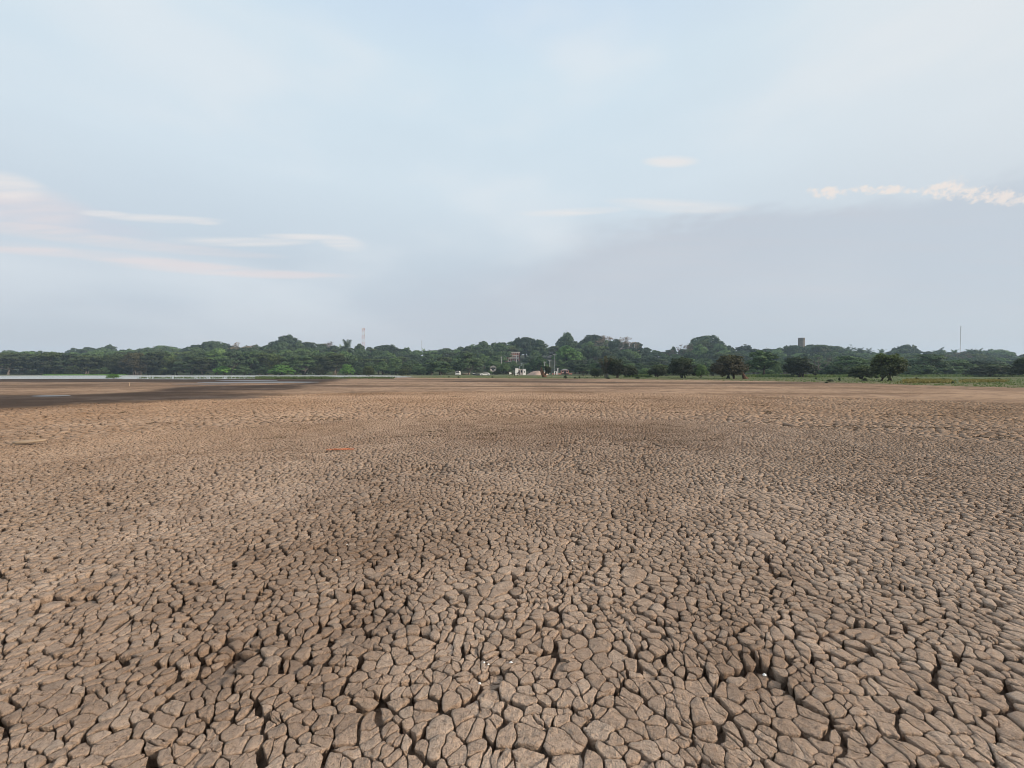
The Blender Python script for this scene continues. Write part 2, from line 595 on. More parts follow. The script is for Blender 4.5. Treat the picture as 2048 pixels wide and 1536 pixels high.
def cluster(x, y):
    """id of the coarse slab a plate belongs to: wide cracks run between the slabs"""
    S = SLAB
    ci, cj = np.floor(x / S), np.floor(y / S)
    best = np.full(x.shape, 1e9)
    bid = np.zeros(x.shape)
    for di in (-1, 0, 1):
        for dj in (-1, 0, 1):
            a, b = ci + di, cj + dj
            d = (x - (a + _hash(a, b, 201)) * S) ** 2 + (y - (b + _hash(a, b, 202)) * S) ** 2
            u = d < best
            best = np.where(u, d, best)
            bid = np.where(u, a * 7919 + b, bid)
    return bid


rs = np.random.RandomState(4)
FISS = []
for k in range(30):
    d = 4.0 + 28 * rs.rand() ** 0.8
    a = R(rs.uniform(-50, 50))
    x, y = d * math.sin(a) / math.cos(a) * 0.8, d
    L = rs.uniform(0.05, 0.16) * d + 0.4
    th = rs.normal(0, 0.35) if rs.rand() < 0.7 else rs.uniform(0.6, 2.2)
    FISS.append((x, y, math.cos(th), math.sin(th), L))
HOLES = [(120, 1212, .14, .045), (430, 1338, .16, .05), (1150, 1085, .10, .03), (1000, 1372, .10, .03), (1530, 1360, .10, .035), (1180, 1170, .12, .03),
         (860, 940, .35, .05), (640, 840, .6, .05), (720, 1235, .25, .03), (1700, 1300, .10, .03)]
HOLES = [((px - CX) / FPX * CAM_H * FPX / (py - HY), CAM_H * FPX / (py - HY), r, dz) for px, py, r, dz in HOLES]


def warp(x, y):
    wx = 0.060 * vnoise(x * 1.7, y * 1.7, 301) + 0.024 * vnoise(x * 8, y * 8, 303) + 0.010 * vnoise(x * 24, y * 24, 305) + 0.004 * vnoise(x * 55, y * 55, 307)
    wy = 0.060 * vnoise(x * 1.7, y * 1.7, 302) + 0.024 * vnoise(x * 8, y * 8, 304) + 0.010 * vnoise(x * 24, y * 24, 306) + 0.004 * vnoise(x * 55, y * 55, 308)
    return x + wx, y + wy


imax = int(PLATE_R / GS) + 3
II, JJ = np.meshgrid(np.arange(-int(PLATE_R * 0.86 / GS), int(PLATE_R * 0.86 / GS)), np.arange(-9, int(PLATE_R / GS / ROW) + 2), indexing='ij')
II, JJ = II.ravel(), JJ.ravel()
sx, sy = seed_pos(II, JJ)
sr = np.hypot(sx, sy)
keep = seed_alive(II, JJ) & (sr < PLATE_R) & sector(sx, sy)
II, JJ, sx, sy, sr = II[keep], JJ[keep], sx[keep], sy[keep], sr[keep]
keep = wetness(sx, sy) < 0.62
II, JJ, sx, sy, sr = II[keep], JJ[keep], sx[keep], sy[keep], sr[keep]


def plates(sel, K, tops, nb):
    """vertices of the selected plates, (n, rings*K+1, 3), and the per-plate data"""
    i, j, x, y = II[sel], JJ[sel], sx[sel], sy[sel]
    n = len(i)
    cid = cluster(x, y)
    th = (np.arange(K) / K * 2 * np.pi)[None, :] + _hash(i, j, 104)[:, None] * 6.28
    inv = np.zeros((n, K))
    P = 26.0
    for di in range(-nb, nb + 1):
        for dj in range(-nb, nb + 1):
            if di == 0 and dj == 0:
                continue
            i2, j2 = i + di, j + dj
            ok = seed_alive(i2, j2)
            x2, y2 = seed_pos(i2, j2)
            dx, dy = x2 - x, y2 - y
            d = np.hypot(dx, dy) + 1e-6
            lo_i, hi_i = np.minimum(i, i2), np.maximum(i, i2)
            hh = _hash(lo_i * 31 + hi_i, np.minimum(j, j2) * 57 + np.maximum(j, j2), 105)
            wide = cluster(x2, y2) != cid
            gap = GAPK * np.where(wide, 0.009 + 0.021 * hh ** 1.5, 0.0022 + 0.0078 * hh ** 1.7)
            hd = np.maximum(d / 2 - gap / 2, 0.004)
            c = np.cos(th - np.arctan2(dy, dx)[:, None])
            r = np.where((c > 0.05) & ok[:, None], hd[:, None] / np.maximum(c, 0.05), 9.0)
            inv += r ** -P
    rr = inv ** (-1 / P)
    rr = np.minimum(rr, RMAX)
    area = rr.mean(1)
    dist = np.hypot(x, y)
    # long fissures: plates beside them shrink and sink
    drop = np.zeros(n)
    for fx, fy, cx_, sy_, L in FISS:
        u = (x - fx) * cx_ + (y - fy) * sy_
        v = -(x - fx) * sy_ + (y - fy) * cx_ + 0.12 * np.sin(u * 3)
        near = (np.abs(u) < L) & (np.abs(v) < 0.055)
        drop = np.where(near, 0.012 + 0.014 * _hash(i, j, 109), drop)
    for hx, hy, hr, dz in HOLES:
        drop = drop + dz * np.exp(-(((x - hx) ** 2 + (y - hy) ** 2) / (hr * hr)) ** 2)
    drop = drop + np.where(_hash(i, j, 110) > 0.975, 0.012, 0)
    lift = (_hash(i, j, 106) - 0.5) * 0.005 * LIFTK - drop * LIFTK
    ta, tb = (_hash(i, j, 107) - 0.5) * 0.07, (_hash(i, j, 108) - 0.5) * 0.07
    vx, vy, vz = [], [], []
    for s, dz, sc in tops:
        vx.append(x[:, None] + rr * s * np.cos(th))
        vy.append(y[:, None] + rr * s * np.sin(th))
        vz.append(np.broadcast_to(dz * np.ones((n, 1)), (n, K)) * np.clip(area / 0.055, 0.6, 1.3)[:, None])
    vx = np.concatenate(vx + [x[:, None]], 1)
    vy = np.concatenate(vy + [y[:, None]], 1)
    vz = np.concatenate(vz + [np.zeros((n, 1))], 1)
    ox, oy = vx - x[:, None], vy - y[:, None]
    wx, wy = warp(vx, vy)
    und = 0.007 * fbm(wx * 0.4, wy * 0.4, 70, 2)
    lump = 0.0045 * vnoise(wx * 13, wy * 13, 311) + 0.0036 * vnoise(wx * 33, wy * 33, 312) + 0.0026 * vnoise(wx * 75, wy * 75, 313)
    top = vz > -0.05
    vz = vz + und + np.where(top, lump + lift[:, None] + ta[:, None] * ox + tb[:, None] * oy, -0.03)
    return wx, wy, vz, i, j


def plate_faces(K, nr):
    q = []
    k = np.arange(K)
    k2 = (k + 1) % K
    for r in range(nr - 1):
        q.append(np.stack([r * K + k, r * K + k2, (r + 1) * K + k2, (r + 1) * K + k], 1))
    t = np.stack([(nr - 1) * K + k, (nr - 1) * K + k2, np.full(K, nr * K)], 1)
    return np.vstack(q), t


TOP5 = [(0.52, -0.10, 0), (1.0, -0.008, 0), (0.965, -0.0028, 0), (0.88, -0.0010, 0), (0.68, -0.0003, 0), (0.36, 0.0, 0)]
TOP4 = [(0.52, -0.10, 0), (1.0, -0.011, 0), (0.94, -0.003, 0), (0.68, -0.0005, 0)]
TOP3 = [(0.55, -0.10, 0), (1.0, -0.011, 0), (0.84, -0.0015, 0)]
TOP2 = [(0.60, -0.08, 0), (0.99, -0.006, 0)]

# the plates that show largest, one object each
vis_px = CX + FPX * sx / np.maximum(sy, 0.2)
vis_py = HY + FPX * CAM_H / np.maximum(sy, 0.2)
inframe = (sy > 0.5) & (vis_px > 10) & (vis_px < 2038) & (vis_py < 1526)
size = np.where(inframe, 1.0 / np.maximum(sy, 0.2) ** 3, 0)
near_ids = np.argsort(-size)[:300]
isnear = np.zeros(len(sx), bool)
isnear[near_ids] = True

q, t = plate_faces(28, len(TOP5))
wx, wy, wz, pi_, pj_ = plates(np.nonzero(isnear)[0], 28, TOP5, 3)
for n in range(len(wx)):
    c = np.array([wx[n, -1], wy[n, -1], 0.0])
    Vp = np.stack([wx[n], wy[n], wz[n]], 1)
    tt, ww = tones(Vp[:, 0], Vp[:, 1])
    rn = _hash(pi_[n:n + 1], pj_[n:n + 1], 111)[0]
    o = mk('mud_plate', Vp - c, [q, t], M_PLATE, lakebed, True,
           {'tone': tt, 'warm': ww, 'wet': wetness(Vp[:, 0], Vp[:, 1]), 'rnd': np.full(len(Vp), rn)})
    o.location = c

# the rest of the plates
allV, allQ, allT, off = [], [], [], 0
rnds = []
for lo, hi, K, tops, nb in ((0, 2.4, 18, TOP5, 3), (2.4, 4.0, 12, TOP4, 2), (4.0, 6.4, 9, TOP3, 2), (6.4, 9.5, 6, TOP2, 2), (9.5, 60, 5, TOP2, 2)):
    sel = np.nonzero((~isnear) & (sr >= lo) & (sr < hi))[0]
    wx, wy, wz, pi_, pj_ = plates(sel, K, tops, nb)
    nv = wx.shape[1]
    q, t = plate_faces(K, len(tops))
    o_ = off + (np.arange(len(sel)) * nv)[:, None, None]
    allV.append(np.stack([wx, wy, wz], 2).reshape(-1, 3))
    allQ.append((q[None] + o_).reshape(-1, 4))
    allT.append((t[None] + o_).reshape(-1, 3))
    rnds.append(np.repeat(_hash(pi_, pj_, 111), nv))
    off += len(sel) * nv
# farther out only the larger slabs can be told apart
GS, GAPK, LIFTK, RMAX, SLAB = 0.162, 1.75, 1.0, 0.28, 0.65
FAR_R = 34.0
II, JJ = np.meshgrid(np.arange(-int(FAR_R * 0.86 / GS), int(FAR_R * 0.86 / GS)), np.arange(0, int(FAR_R / GS / ROW) + 2), indexing='ij')
II, JJ = II.ravel(), JJ.ravel()
sx, sy = seed_pos(II, JJ)
sr = np.hypot(sx, sy)
keep = seed_alive(II, JJ) & (sr < FAR_R) & (sr > PLATE_R - 0.05) & sector(sx, sy)
II, JJ, sx, sy, sr = II[keep], JJ[keep], sx[keep], sy[keep], sr[keep]
keep = wetness(sx, sy) < 0.62
II, JJ, sx, sy, sr = II[keep], JJ[keep], sx[keep], sy[keep], sr[keep]
wx, wy, wz, pi_, pj_ = plates(np.arange(len(sx)), 5, TOP2, 2)
nv = wx.shape[1]
q, t = plate_faces(5, len(TOP2))
o_ = off + (np.arange(len(sx)) * nv)[:, None, None]
allV.append(np.stack([wx, wy, wz], 2).reshape(-1, 3))
allQ.append((q[None] + o_).reshape(-1, 4))
allT.append((t[None] + o_).reshape(-1, 3))
rnds.append(np.repeat(_hash(pi_, pj_, 111), nv))
V = np.vstack(allV)
tt, ww = tones(V[:, 0], V[:, 1])
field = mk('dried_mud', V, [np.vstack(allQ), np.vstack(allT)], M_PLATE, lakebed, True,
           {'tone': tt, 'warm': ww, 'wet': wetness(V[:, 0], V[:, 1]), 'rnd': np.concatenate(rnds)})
tag(field, 'small cracked plates of dried mud spreading away over the lake bed', kind='stuff')
print('plates', len(sx), 'tris', sum(len(a) for a in allQ) * 2 + sum(len(a) for a in allT))
# ------------------------------------------------------------------ land beyond the lake bed
def land_material():
    m, gg, b = principled('shore_grass', rough=0.95, spec=0.1)
    pos = gg.n('ShaderNodeNewGeometry').outputs['Position']
    n1 = gg.noise(pos, 0.22, 4, 0.6)
    n2 = gg.noise(pos, 2.5, 3, 0.6)
    c = gg.mix(gg.rng(n1, 0.38, 0.62), (0.128, 0.126, 0.056), (0.088, 0.118, 0.044))
    c = gg.mix(gg.attr('edge'), c, (0.190, 0.150, 0.085))
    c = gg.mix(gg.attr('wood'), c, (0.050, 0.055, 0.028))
    k = gg.rng(n2, 0.3, 0.7, 0.7, 1.25)
    c = gg.mix(1.0, c, gg.xyz(k, k, k), 'MULTIPLY')
    gg.put(b.inputs['Base Color'], c)
    return m


ang2 = np.radians(np.concatenate([np.linspace(-64, 64, 360), np.linspace(64, 296, 50)[1:-1]]))
rad2 = np.geomspace(14, 1150, 190)
AA, RR = np.meshgrid(ang2, rad2)
lx, ly = (RR * np.sin(AA)).ravel(), (RR * np.cos(AA)).ravel()
lsd = shore_sd(lx, ly)
lz = land_z(lx, ly)
LF = grid_faces(len(rad2), len(ang2))
LF = LF[(lsd[LF] > -0.4).any(1)]
used = np.unique(LF)
remap = np.full(len(lx), -1)
remap[used] = np.arange(len(used))
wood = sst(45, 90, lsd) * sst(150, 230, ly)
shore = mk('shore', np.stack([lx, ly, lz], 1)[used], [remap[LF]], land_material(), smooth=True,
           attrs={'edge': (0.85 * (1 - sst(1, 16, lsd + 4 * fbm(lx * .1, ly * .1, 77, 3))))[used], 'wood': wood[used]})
tag(shore, 'green and olive grassy shore rising into the wooded hill', 'shore', kind='structure')

# ------------------------------------------------------------------ water
m, gg, b = principled('lagoon_water', (0.46, 0.47, 0.45), 0.22, 0.7)
pos = gg.n('ShaderNodeNewGeometry').outputs['Position']
bp = gg.n('ShaderNodeBump')
bp.inputs['Strength'].default_value = 1.0
bp.inputs['Distance'].default_value = 1.4
gg.put(bp.inputs['Height'], gg.noise(pos, 1.3, 3, 0.6))
gg.put(b.inputs['Normal'], bp.outputs[0])


def sheet(name, pts, z, mat, step=2.0, rough=0.6, seed=1):
    P = []
    n = len(pts)
    for i in range(n):
        a, c = np.array(pts[i], float), np.array(pts[(i + 1) % n], float)
        k = max(1, int(np.hypot(*(c - a)) / step))
        for t in range(k):
            P.append(a + (c - a) * t / k)
    P = np.array(P)
    P = P + rough * np.stack([fbm(P[:, 0] * .2, P[:, 1] * .2, seed, 3), fbm(P[:, 0] * .2, P[:, 1] * .2, seed + 3, 3)], 1)
    me = bpy.data.meshes.new(name)
    me.from_pydata([(p[0], p[1], z) for p in P], [], [list(range(len(P)))])
    if me.polygons[0].normal.z < 0:
        me.flip_normals()
    me.materials.append(mat)
    return obj(name, me)


water = sheet('water', [(-420, 70), (-200, 92), (-126, 96), (-100, 101), (-88, 95), (-76, 93), (-66, 99), (-57, 105), (-47, 117), (-37, 127), (-32, 137),
                        (-36, 160), (-55, 215), (-85, 245), (-160, 255), (-260, 240), (-450, 120)], 0.030, MAT['lagoon_water'], 3.0, 2.0, 5)
tag(water, 'pale strip of shallow lagoon water below the left shore', 'water', kind='structure')
principled('wet_film', (0.10, 0.085, 0.075), 0.38, 0.5)
for k, (pa, pb, ya, yb) in enumerate(((410, 640, 763.5, 766.5), (440, 560, 760.5, 762), (60, 130, 791, 794), (330, 480, 768, 769.3))):
    da, db = CAM_H * FPX / (ya - HY), CAM_H * FPX / (yb - HY)
    dm, xc = (da + db) / 2, ((pa + pb) / 2 - CX) / FPX
    hw = (pb - pa) / 2 / FPX * dm
    pts = [(xc * dm + hw * math.cos(t), dm + (da - db) / 2 * math.sin(t)) for t in np.linspace(0, 2 * math.pi, 24, endpoint=False)]
    pd = sheet('puddle', pts, 0.028, MAT['wet_film'], 0.5, 1.6, 30 + k)
    tag(pd, ['long shining puddle on the wet mud just below the water strip', 'narrow puddle touching the lower edge of the water strip',
             'small lone puddle in the dark mud at the left edge', 'thin puddle along the dark mud below the long shining puddle'][k], 'puddle', kind='structure')

# ------------------------------------------------------------------ small mesh collector
class MB:
    def __init__(self):
        self.v, self.f = [], []

    def add(self, V, F):
        o = len(self.v)
        self.v += [tuple(p) for p in V]
        self.f += [tuple(i + o for i in f) for f in F]
        return self

    def box(self, x0, x1, y0, y1, z0, z1):
        V = [(x, y, z) for z in (z0, z1) for x, y in ((x0, y0), (x1, y0), (x1, y1), (x0, y1))]
        return self.add(V, [(3, 2, 1, 0), (4, 5, 6, 7), (0, 1, 5, 4), (1, 2, 6, 5), (2, 3, 7, 6), (3, 0, 4, 7)])

    def prism(self, prof, y0, y1):
        """profile in (x, z), extruded along y"""
        n = len(prof)
        V = [(x, y0, z) for x, z in prof] + [(x, y1, z) for x, z in prof]
        F = [tuple(range(n)), tuple(range(2 * n - 1, n - 1, -1))] + [(i, n + i, n + (i + 1) % n, (i + 1) % n) for i in range(n)]
        return self.add(V, F)

    def tube(self, pts, rad, k=6, cap=True):
        pts = [Vector(p) for p in pts]
        if isinstance(rad, (int, float)):
            rad = [rad] * len(pts)
        V, F = [], []
        for i, p in enumerate(pts):
            d = (pts[min(i + 1, len(pts) - 1)] - pts[max(i - 1, 0)]).normalized()
            u = d.cross(Vector((0.31, 0.17, 0.93)))
            if u.length < 1e-3:
                u = d.cross(Vector((1, 0, 0)))
            u.normalize()
            w = d.cross(u)
            for j in range(k):
                a = 2 * math.pi * j / k
                V.append(p + rad[i] * (math.cos(a) * u + math.sin(a) * w))
        for i in range(len(pts) - 1):
            for j in range(k):
                F.append((i * k + j, i * k + (j + 1) % k, (i + 1) * k + (j + 1) % k, (i + 1) * k + j))
        if cap:
            F += [tuple(range(k))[::-1], tuple(range((len(pts) - 1) * k, len(pts) * k))]
        return self.add(V, F)

    def lathe(self, prof, k=20, c=(0, 0)):
        V, F = [], []
        for r, z in prof:
            for j in range(k):
                a = 2 * math.pi * j / k
                V.append((c[0] + r * math.cos(a), c[1] + r * math.sin(a), z))
        for i in range(len(prof) - 1):
            for j in range(k):
                F.append((i * k + j, i * k + (j + 1) % k, (i + 1) * k + (j + 1) % k, (i + 1) * k + j))
        F += [tuple(range(k))[::-1], tuple(range((len(prof) - 1) * k, len(prof) * k))]
        return self.add(V, F)

    def mesh(self, name, mat=None, smooth=False):
        me = bpy.data.meshes.new(name)
        me.from_pydata(self.v, [], self.f)
        if mat:
            me.materials.append(mat)
        if smooth:
            me.polygons.foreach_set('use_smooth', np.ones(len(me.polygons), bool))
        return me

    def build(self, name, mat, parent=None, smooth=False):
        return obj(name, self.mesh(name, mat, smooth), parent)


# ------------------------------------------------------------------ foliage materials
def leaf_material(name, lo, hi, tip=None):
    m, gg, b = principled(name, rough=0.65, spec=0.25)
    rnd = gg.n('ShaderNodeObjectInfo').outputs['Random']
    hue = gg.attr('hue')
    c = gg.mix(hue, lo, hi)
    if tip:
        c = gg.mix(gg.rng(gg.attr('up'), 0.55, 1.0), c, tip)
    k = gg.rng(rnd, 0, 1, 0.62, 1.42)
    c = gg.mix(1.0, c, gg.xyz(k, k, gg.m('MULTIPLY', k, gg.rng(rnd, 0, 1, 1.15, 0.85))), 'MULTIPLY')
    gg.put(b.inputs['Base Color'], c)
    tr = gg.n('ShaderNodeBsdfTranslucent')
    gg.put(tr.inputs[0], c)
    mx = gg.n('ShaderNodeMixShader')
    mx.inputs[0].default_value = 0.22
    gg.put(mx.inputs[1], b.outputs[0])
    gg.put(mx.inputs[2], tr.outputs[0])
    out = [n for n in m.node_tree.nodes if n.type == 'OUTPUT_MATERIAL'][0]
    gg.put(out.inputs[0], mx.outputs[0])
    return m


L_GREEN = leaf_material('leaf_green', (0.056, 0.102, 0.040), (0.125, 0.190, 0.066))
L_DEEP = leaf_material('leaf_deep', (0.036, 0.064, 0.032), (0.076, 0.110, 0.048))
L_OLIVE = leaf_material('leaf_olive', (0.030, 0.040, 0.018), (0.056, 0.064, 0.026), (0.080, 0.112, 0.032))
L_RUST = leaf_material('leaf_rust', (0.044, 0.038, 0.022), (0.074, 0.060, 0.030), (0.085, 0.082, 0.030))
L_BRIGHT = leaf_material('leaf_bright', (0.090, 0.195, 0.036), (0.180, 0.352, 0.068))
L_PALM = leaf_material('leaf_palm', (0.071, 0.113, 0.065), (0.125, 0.167, 0.089))
L_YELLOW = leaf_material('leaf_yellow', (0.150, 0.140, 0.040), (0.250, 0.205, 0.060))
L_GRASS = leaf_material('leaf_grass', (0.075, 0.125, 0.035), (0.150, 0.190, 0.060))
L_DRY = leaf_material('leaf_dry', (0.170, 0.120, 0.080), (0.270, 0.200, 0.140))
B_DARK = plain('bark_dark', (0.060, 0.048, 0.038), 0.9, 0.1)
B_PALE = plain('bark_pale', (0.260, 0.225, 0.195), 0.9, 0.1)
B_GREY = plain('bark_grey', (0.170, 0.145, 0.128), 0.9, 0.1)
B_RED = plain('bark_reddish', (0.140, 0.078, 0.050), 0.9, 0.1, 0.5, 2.0)


# ------------------------------------------------------------------ tree kinds (all drawn 10 m tall, then scaled)
def leaves(rs, lobes, nclump, nleaf, leaf, name, mat, up=0.35, shell=(0.72, 1.0), low=-0.45, cr=0.30, flat=0.7):
    L = np.array(lobes, float)
    w = (L[:, 3] * L[:, 5] + L[:, 3] ** 2)
    which = rs.choice(len(L), nclump, p=w / w.sum())
    u = rs.normal(size=(nclump * 3, 3))
    u /= np.linalg.norm(u, axis=1)[:, None]
    u = u[u[:, 2] > low][:nclump]
    which = which[:len(u)]
    C = L[which, :3] + u * L[which, 3:6] * rs.uniform(*shell, (len(u), 1))
    R_ = L[which, 3] * cr * rs.uniform(0.6, 1.4, len(u))
    hueC = rs.rand(len(u))
    d = rs.normal(size=(len(u), nleaf, 3))
    d /= np.linalg.norm(d, axis=2)[..., None]
    d *= rs.rand(len(u), nleaf, 1) ** 0.5
    d[..., 2] *= flat
    P = (C[:, None] + d * R_[:, None, None]).reshape(-1, 3)
    nrm = (d + u[:, None] * 0.8 + rs.normal(size=d.shape) * 0.55)
    nrm[..., 2] += up
    nrm = nrm.reshape(-1, 3)
    nrm /= np.linalg.norm(nrm, axis=1)[:, None]
    a = np.cross(nrm, rs.normal(size=nrm.shape))
    a /= np.linalg.norm(a, axis=1)[:, None] + 1e-9
    bb = np.cross(nrm, a)
    s = leaf * rs.uniform(0.6, 1.4, (len(P), 1))
    V = np.stack([P - a * s - bb * s * .25, P - bb * s * .6, P + a * s - bb * s * .1, P + bb * s * .6], 1).reshape(-1, 3)
    F = np.arange(len(V)).reshape(-1, 4)
    hue = np.clip(np.repeat(np.repeat(hueC, nleaf) * 0.7 + 0.3 * rs.rand(len(P)), 4), 0, 1)
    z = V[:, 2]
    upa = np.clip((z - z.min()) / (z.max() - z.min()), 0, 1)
    return mk(name, V, [F], mat, attrs={'hue': hue, 'up': upa}, link=False)


def limbs(rs, lobes, base, fork, r0, name, mat, lean=0.4, sub=2):
    mb = MB()
    for bx, by in base:
        top = Vector((bx * 0.3 + rs.normal() * lean, by * 0.3 + rs.normal() * lean, fork))
        mid = Vector((bx, by, 0)).lerp(top, 0.5) + Vector((rs.normal() * 0.12, rs.normal() * 0.12, 0))
        mb.tube([(bx, by, -0.4), mid, top], [r0 * 1.25, r0, r0 * 0.8], 7)
        for l in lobes:
            if rs.rand() < 0.75 or len(base) == 1:
                c = Vector(l[:3])
                m_ = top.lerp(c, 0.5) + Vector((rs.normal() * .3, rs.normal() * .3, -0.3))
                mb.tube([top, m_, c], [r0 * .6, r0 * .38, r0 * .15], 5)
                for _ in range(sub):
                    e = c + Vector((rs.normal() * l[3] * .5, rs.normal() * l[4] * .5, abs(rs.normal()) * l[5] * .6))
                    mb.tube([m_.lerp(c, .6), e], [r0 * .2, r0 * .06], 4)
    return mb.mesh(name, mat)


def ring_lobes(rs, n, rad, z, r, rz, jz=0.6):
    out = []
    for k in range(n):
        a = 2 * math.pi * (k + rs.rand() * 0.6) / n
        q = rad * rs.uniform(0.75, 1.1)
        s = rs.uniform(0.8, 1.2)
        out.append((q * math.cos(a), q * math.sin(a), z + rs.normal() * jz, r * s, r * s, rz * s))
    return out


KIND = {}


def kind_dome(seed, mat):
    rs = np.random.RandomState(seed)
    lob = [(0, 0, 6.6, 2.6, 2.6, 2.4), (rs.normal() * .5, rs.normal() * .5, 8.3, 1.9, 1.9, 1.5)] + ring_lobes(rs, 7, 2.8, 4.8, 1.9, 1.9, .9) + ring_lobes(rs, 4, 1.9, 7.6, 1.6, 1.3, .4)
    return [('trunk', limbs(rs, lob, [(0, 0)], 3.2, 0.32, 'trunk', B_DARK)), ('crown', leaves(rs, lob, 260, 24, 0.33, 'crown', mat, low=-.6))]


def kind_tall(seed, mat):
    rs = np.random.RandomState(seed)
    lob = [(0, 0, 5.2, 2.1, 2.1, 2.4), (rs.normal() * .4, rs.normal() * .4, 8.2, 1.7, 1.7, 1.7)] + ring_lobes(rs, 5, 2.0, 4.8, 1.6, 1.6, 1.0) + ring_lobes(rs, 4, 1.5, 7.0, 1.4, 1.2, .6)
    return [('trunk', limbs(rs, lob, [(0, 0)], 2.6, 0.28, 'trunk', B_DARK)), ('crown', leaves(rs, lob, 240, 24, 0.33, 'crown', mat, low=-.6))]


def kind_rain(seed, mat):
    rs = np.random.RandomState(seed)
    lob = [(0, 0, 8.2, 3.0, 3.0, 1.5)] + ring_lobes(rs, 9, 4.8, 6.6, 2.2, 1.3, .5) + ring_lobes(rs, 6, 2.9, 7.9, 2.0, 1.3, .4)
    return [('trunk', limbs(rs, lob, [(0, 0)], 3.0, 0.45, 'trunk', B_DARK)), ('crown', leaves(rs, lob, 290, 22, 0.36, 'crown', mat, low=-0.35))]


def kind_flat(seed, mat):
    rs = np.random.RandomState(seed)
    lob = []
    for z, n, rad in ((9.0, 3, 1.6), (7.4, 5, 3.2), (5.6, 5, 4.0), (3.8, 4, 4.2)):
        lob += ring_lobes(rs, n, rad, z, 2.3, 0.8, .4)
    return [('trunk', limbs(rs, lob, [(0.5, 0), (-0.6, 0.3)], 2.6, 0.24, 'trunk', B_GREY, .7, 1)),
            ('crown', leaves(rs, lob, 290, 22, 0.34, 'crown', mat, up=0.9, low=-0.4, cr=.40, flat=.5))]


def kind_thorn(seed, mat):
    rs = np.random.RandomState(seed)
    lob = [(0, 0, 6.3, 3.1, 3.1, 3.5)] + ring_lobes(rs, 9, 3.3, 4.2, 2.1, 2.4, .5) + ring_lobes(rs, 6, 2.2, 7.3, 1.9, 1.9, .3)
    tw = MB()
    for _ in range(170):
        l = lob[rs.randint(len(lob))]
        c = Vector(l[:3])
        d = Vector(rs.normal(size=3))
        d.normalize()
        tw.tube([c * 0.75, c + Vector((d.x * l[3], d.y * l[4], d.z * l[5])) * rs.uniform(.8, 1.15)], [0.05, 0.015], 3, False)
    base = [(rs.uniform(-1.6, 1.6), rs.uniform(-1.2, 1.2)) for _ in range(4)]
    return [('trunk', limbs(rs, lob[:6], base, 3.0, 0.20, 'trunk', B_DARK, .8, 1)), ('twigs', tw.mesh('twigs', B_DARK)),
            ('crown', leaves(rs, lob, 330, 26, 0.27, 'crown', mat, low=-0.95, cr=.36, flat=.85))]


def kind_shrub(seed, mat):
    rs = np.random.RandomState(seed)
    lob = [(0, 0, 5.2, 3.4, 3.4, 4.2)] + ring_lobes(rs, 7, 3.8, 3.2, 2.2, 2.9, .5) + ring_lobes(rs, 4, 2.0, 6.4, 2.0, 2.6, .5)
    base = [(rs.uniform(-1, 1), rs.uniform(-1, 1)) for _ in range(3)]
    return [('trunk', limbs(rs, lob[:5], base, 2.0, 0.2, 'trunk', B_DARK, .8, 0)),
            ('crown', leaves(rs, lob, 170, 24, 0.33, 'crown', mat, low=-0.6, cr=.33, flat=.8))]


def kind_bare(seed, mat, bark, leafy):
    rs = np.random.RandomState(seed)
    mb, tips = MB(), []

    def grow(p, d, L, r, n):
        e = p + d * L
        mid = p + d * L * .5 + Vector(rs.normal(size=3)) * L * .06
        mb.tube([p, mid, e], [r, r * .85, r * .68], 5 if n > 3 else 4 if n > 1 else 3, False)
        if n == 0:
            tips.append(e)
            return
        for _ in range(rs.randint(2, 4) if n > 1 else 3):
            ax = Vector(rs.normal(size=3)).cross(d)
            ax.normalize()
            nd = (d + ax * rs.uniform(.45, .95) + Vector((0, 0, .10))).normalized()
            grow(e, nd, L * rs.uniform(.62, .85), r * .58, n - 1)
    for k in range(3):
        a = k * 2.1 + rs.rand()
        grow(Vector((0, 0, 2.6)), Vector((math.cos(a) * .7, math.sin(a) * .7, .8)).normalized(), 2.4, .24, 5)
    mb2 = MB()
    mb2.tube([(0, 0, -.4), (0.05, 0, 1.2), (0, 0, 2.75)], [.48, .36, .30], 8)
    parts = [('trunk', mb2.mesh('trunk', bark)), ('branches', mb.mesh('branches', bark))]
    if leafy:
        lob = [(t.x, t.y, t.z, .55, .55, .4) for t in tips[::2]]
        parts.append(('crown', leaves(rs, lob, len(lob) * 2, 4, .16, 'crown', mat, cr=.8)))
    return parts


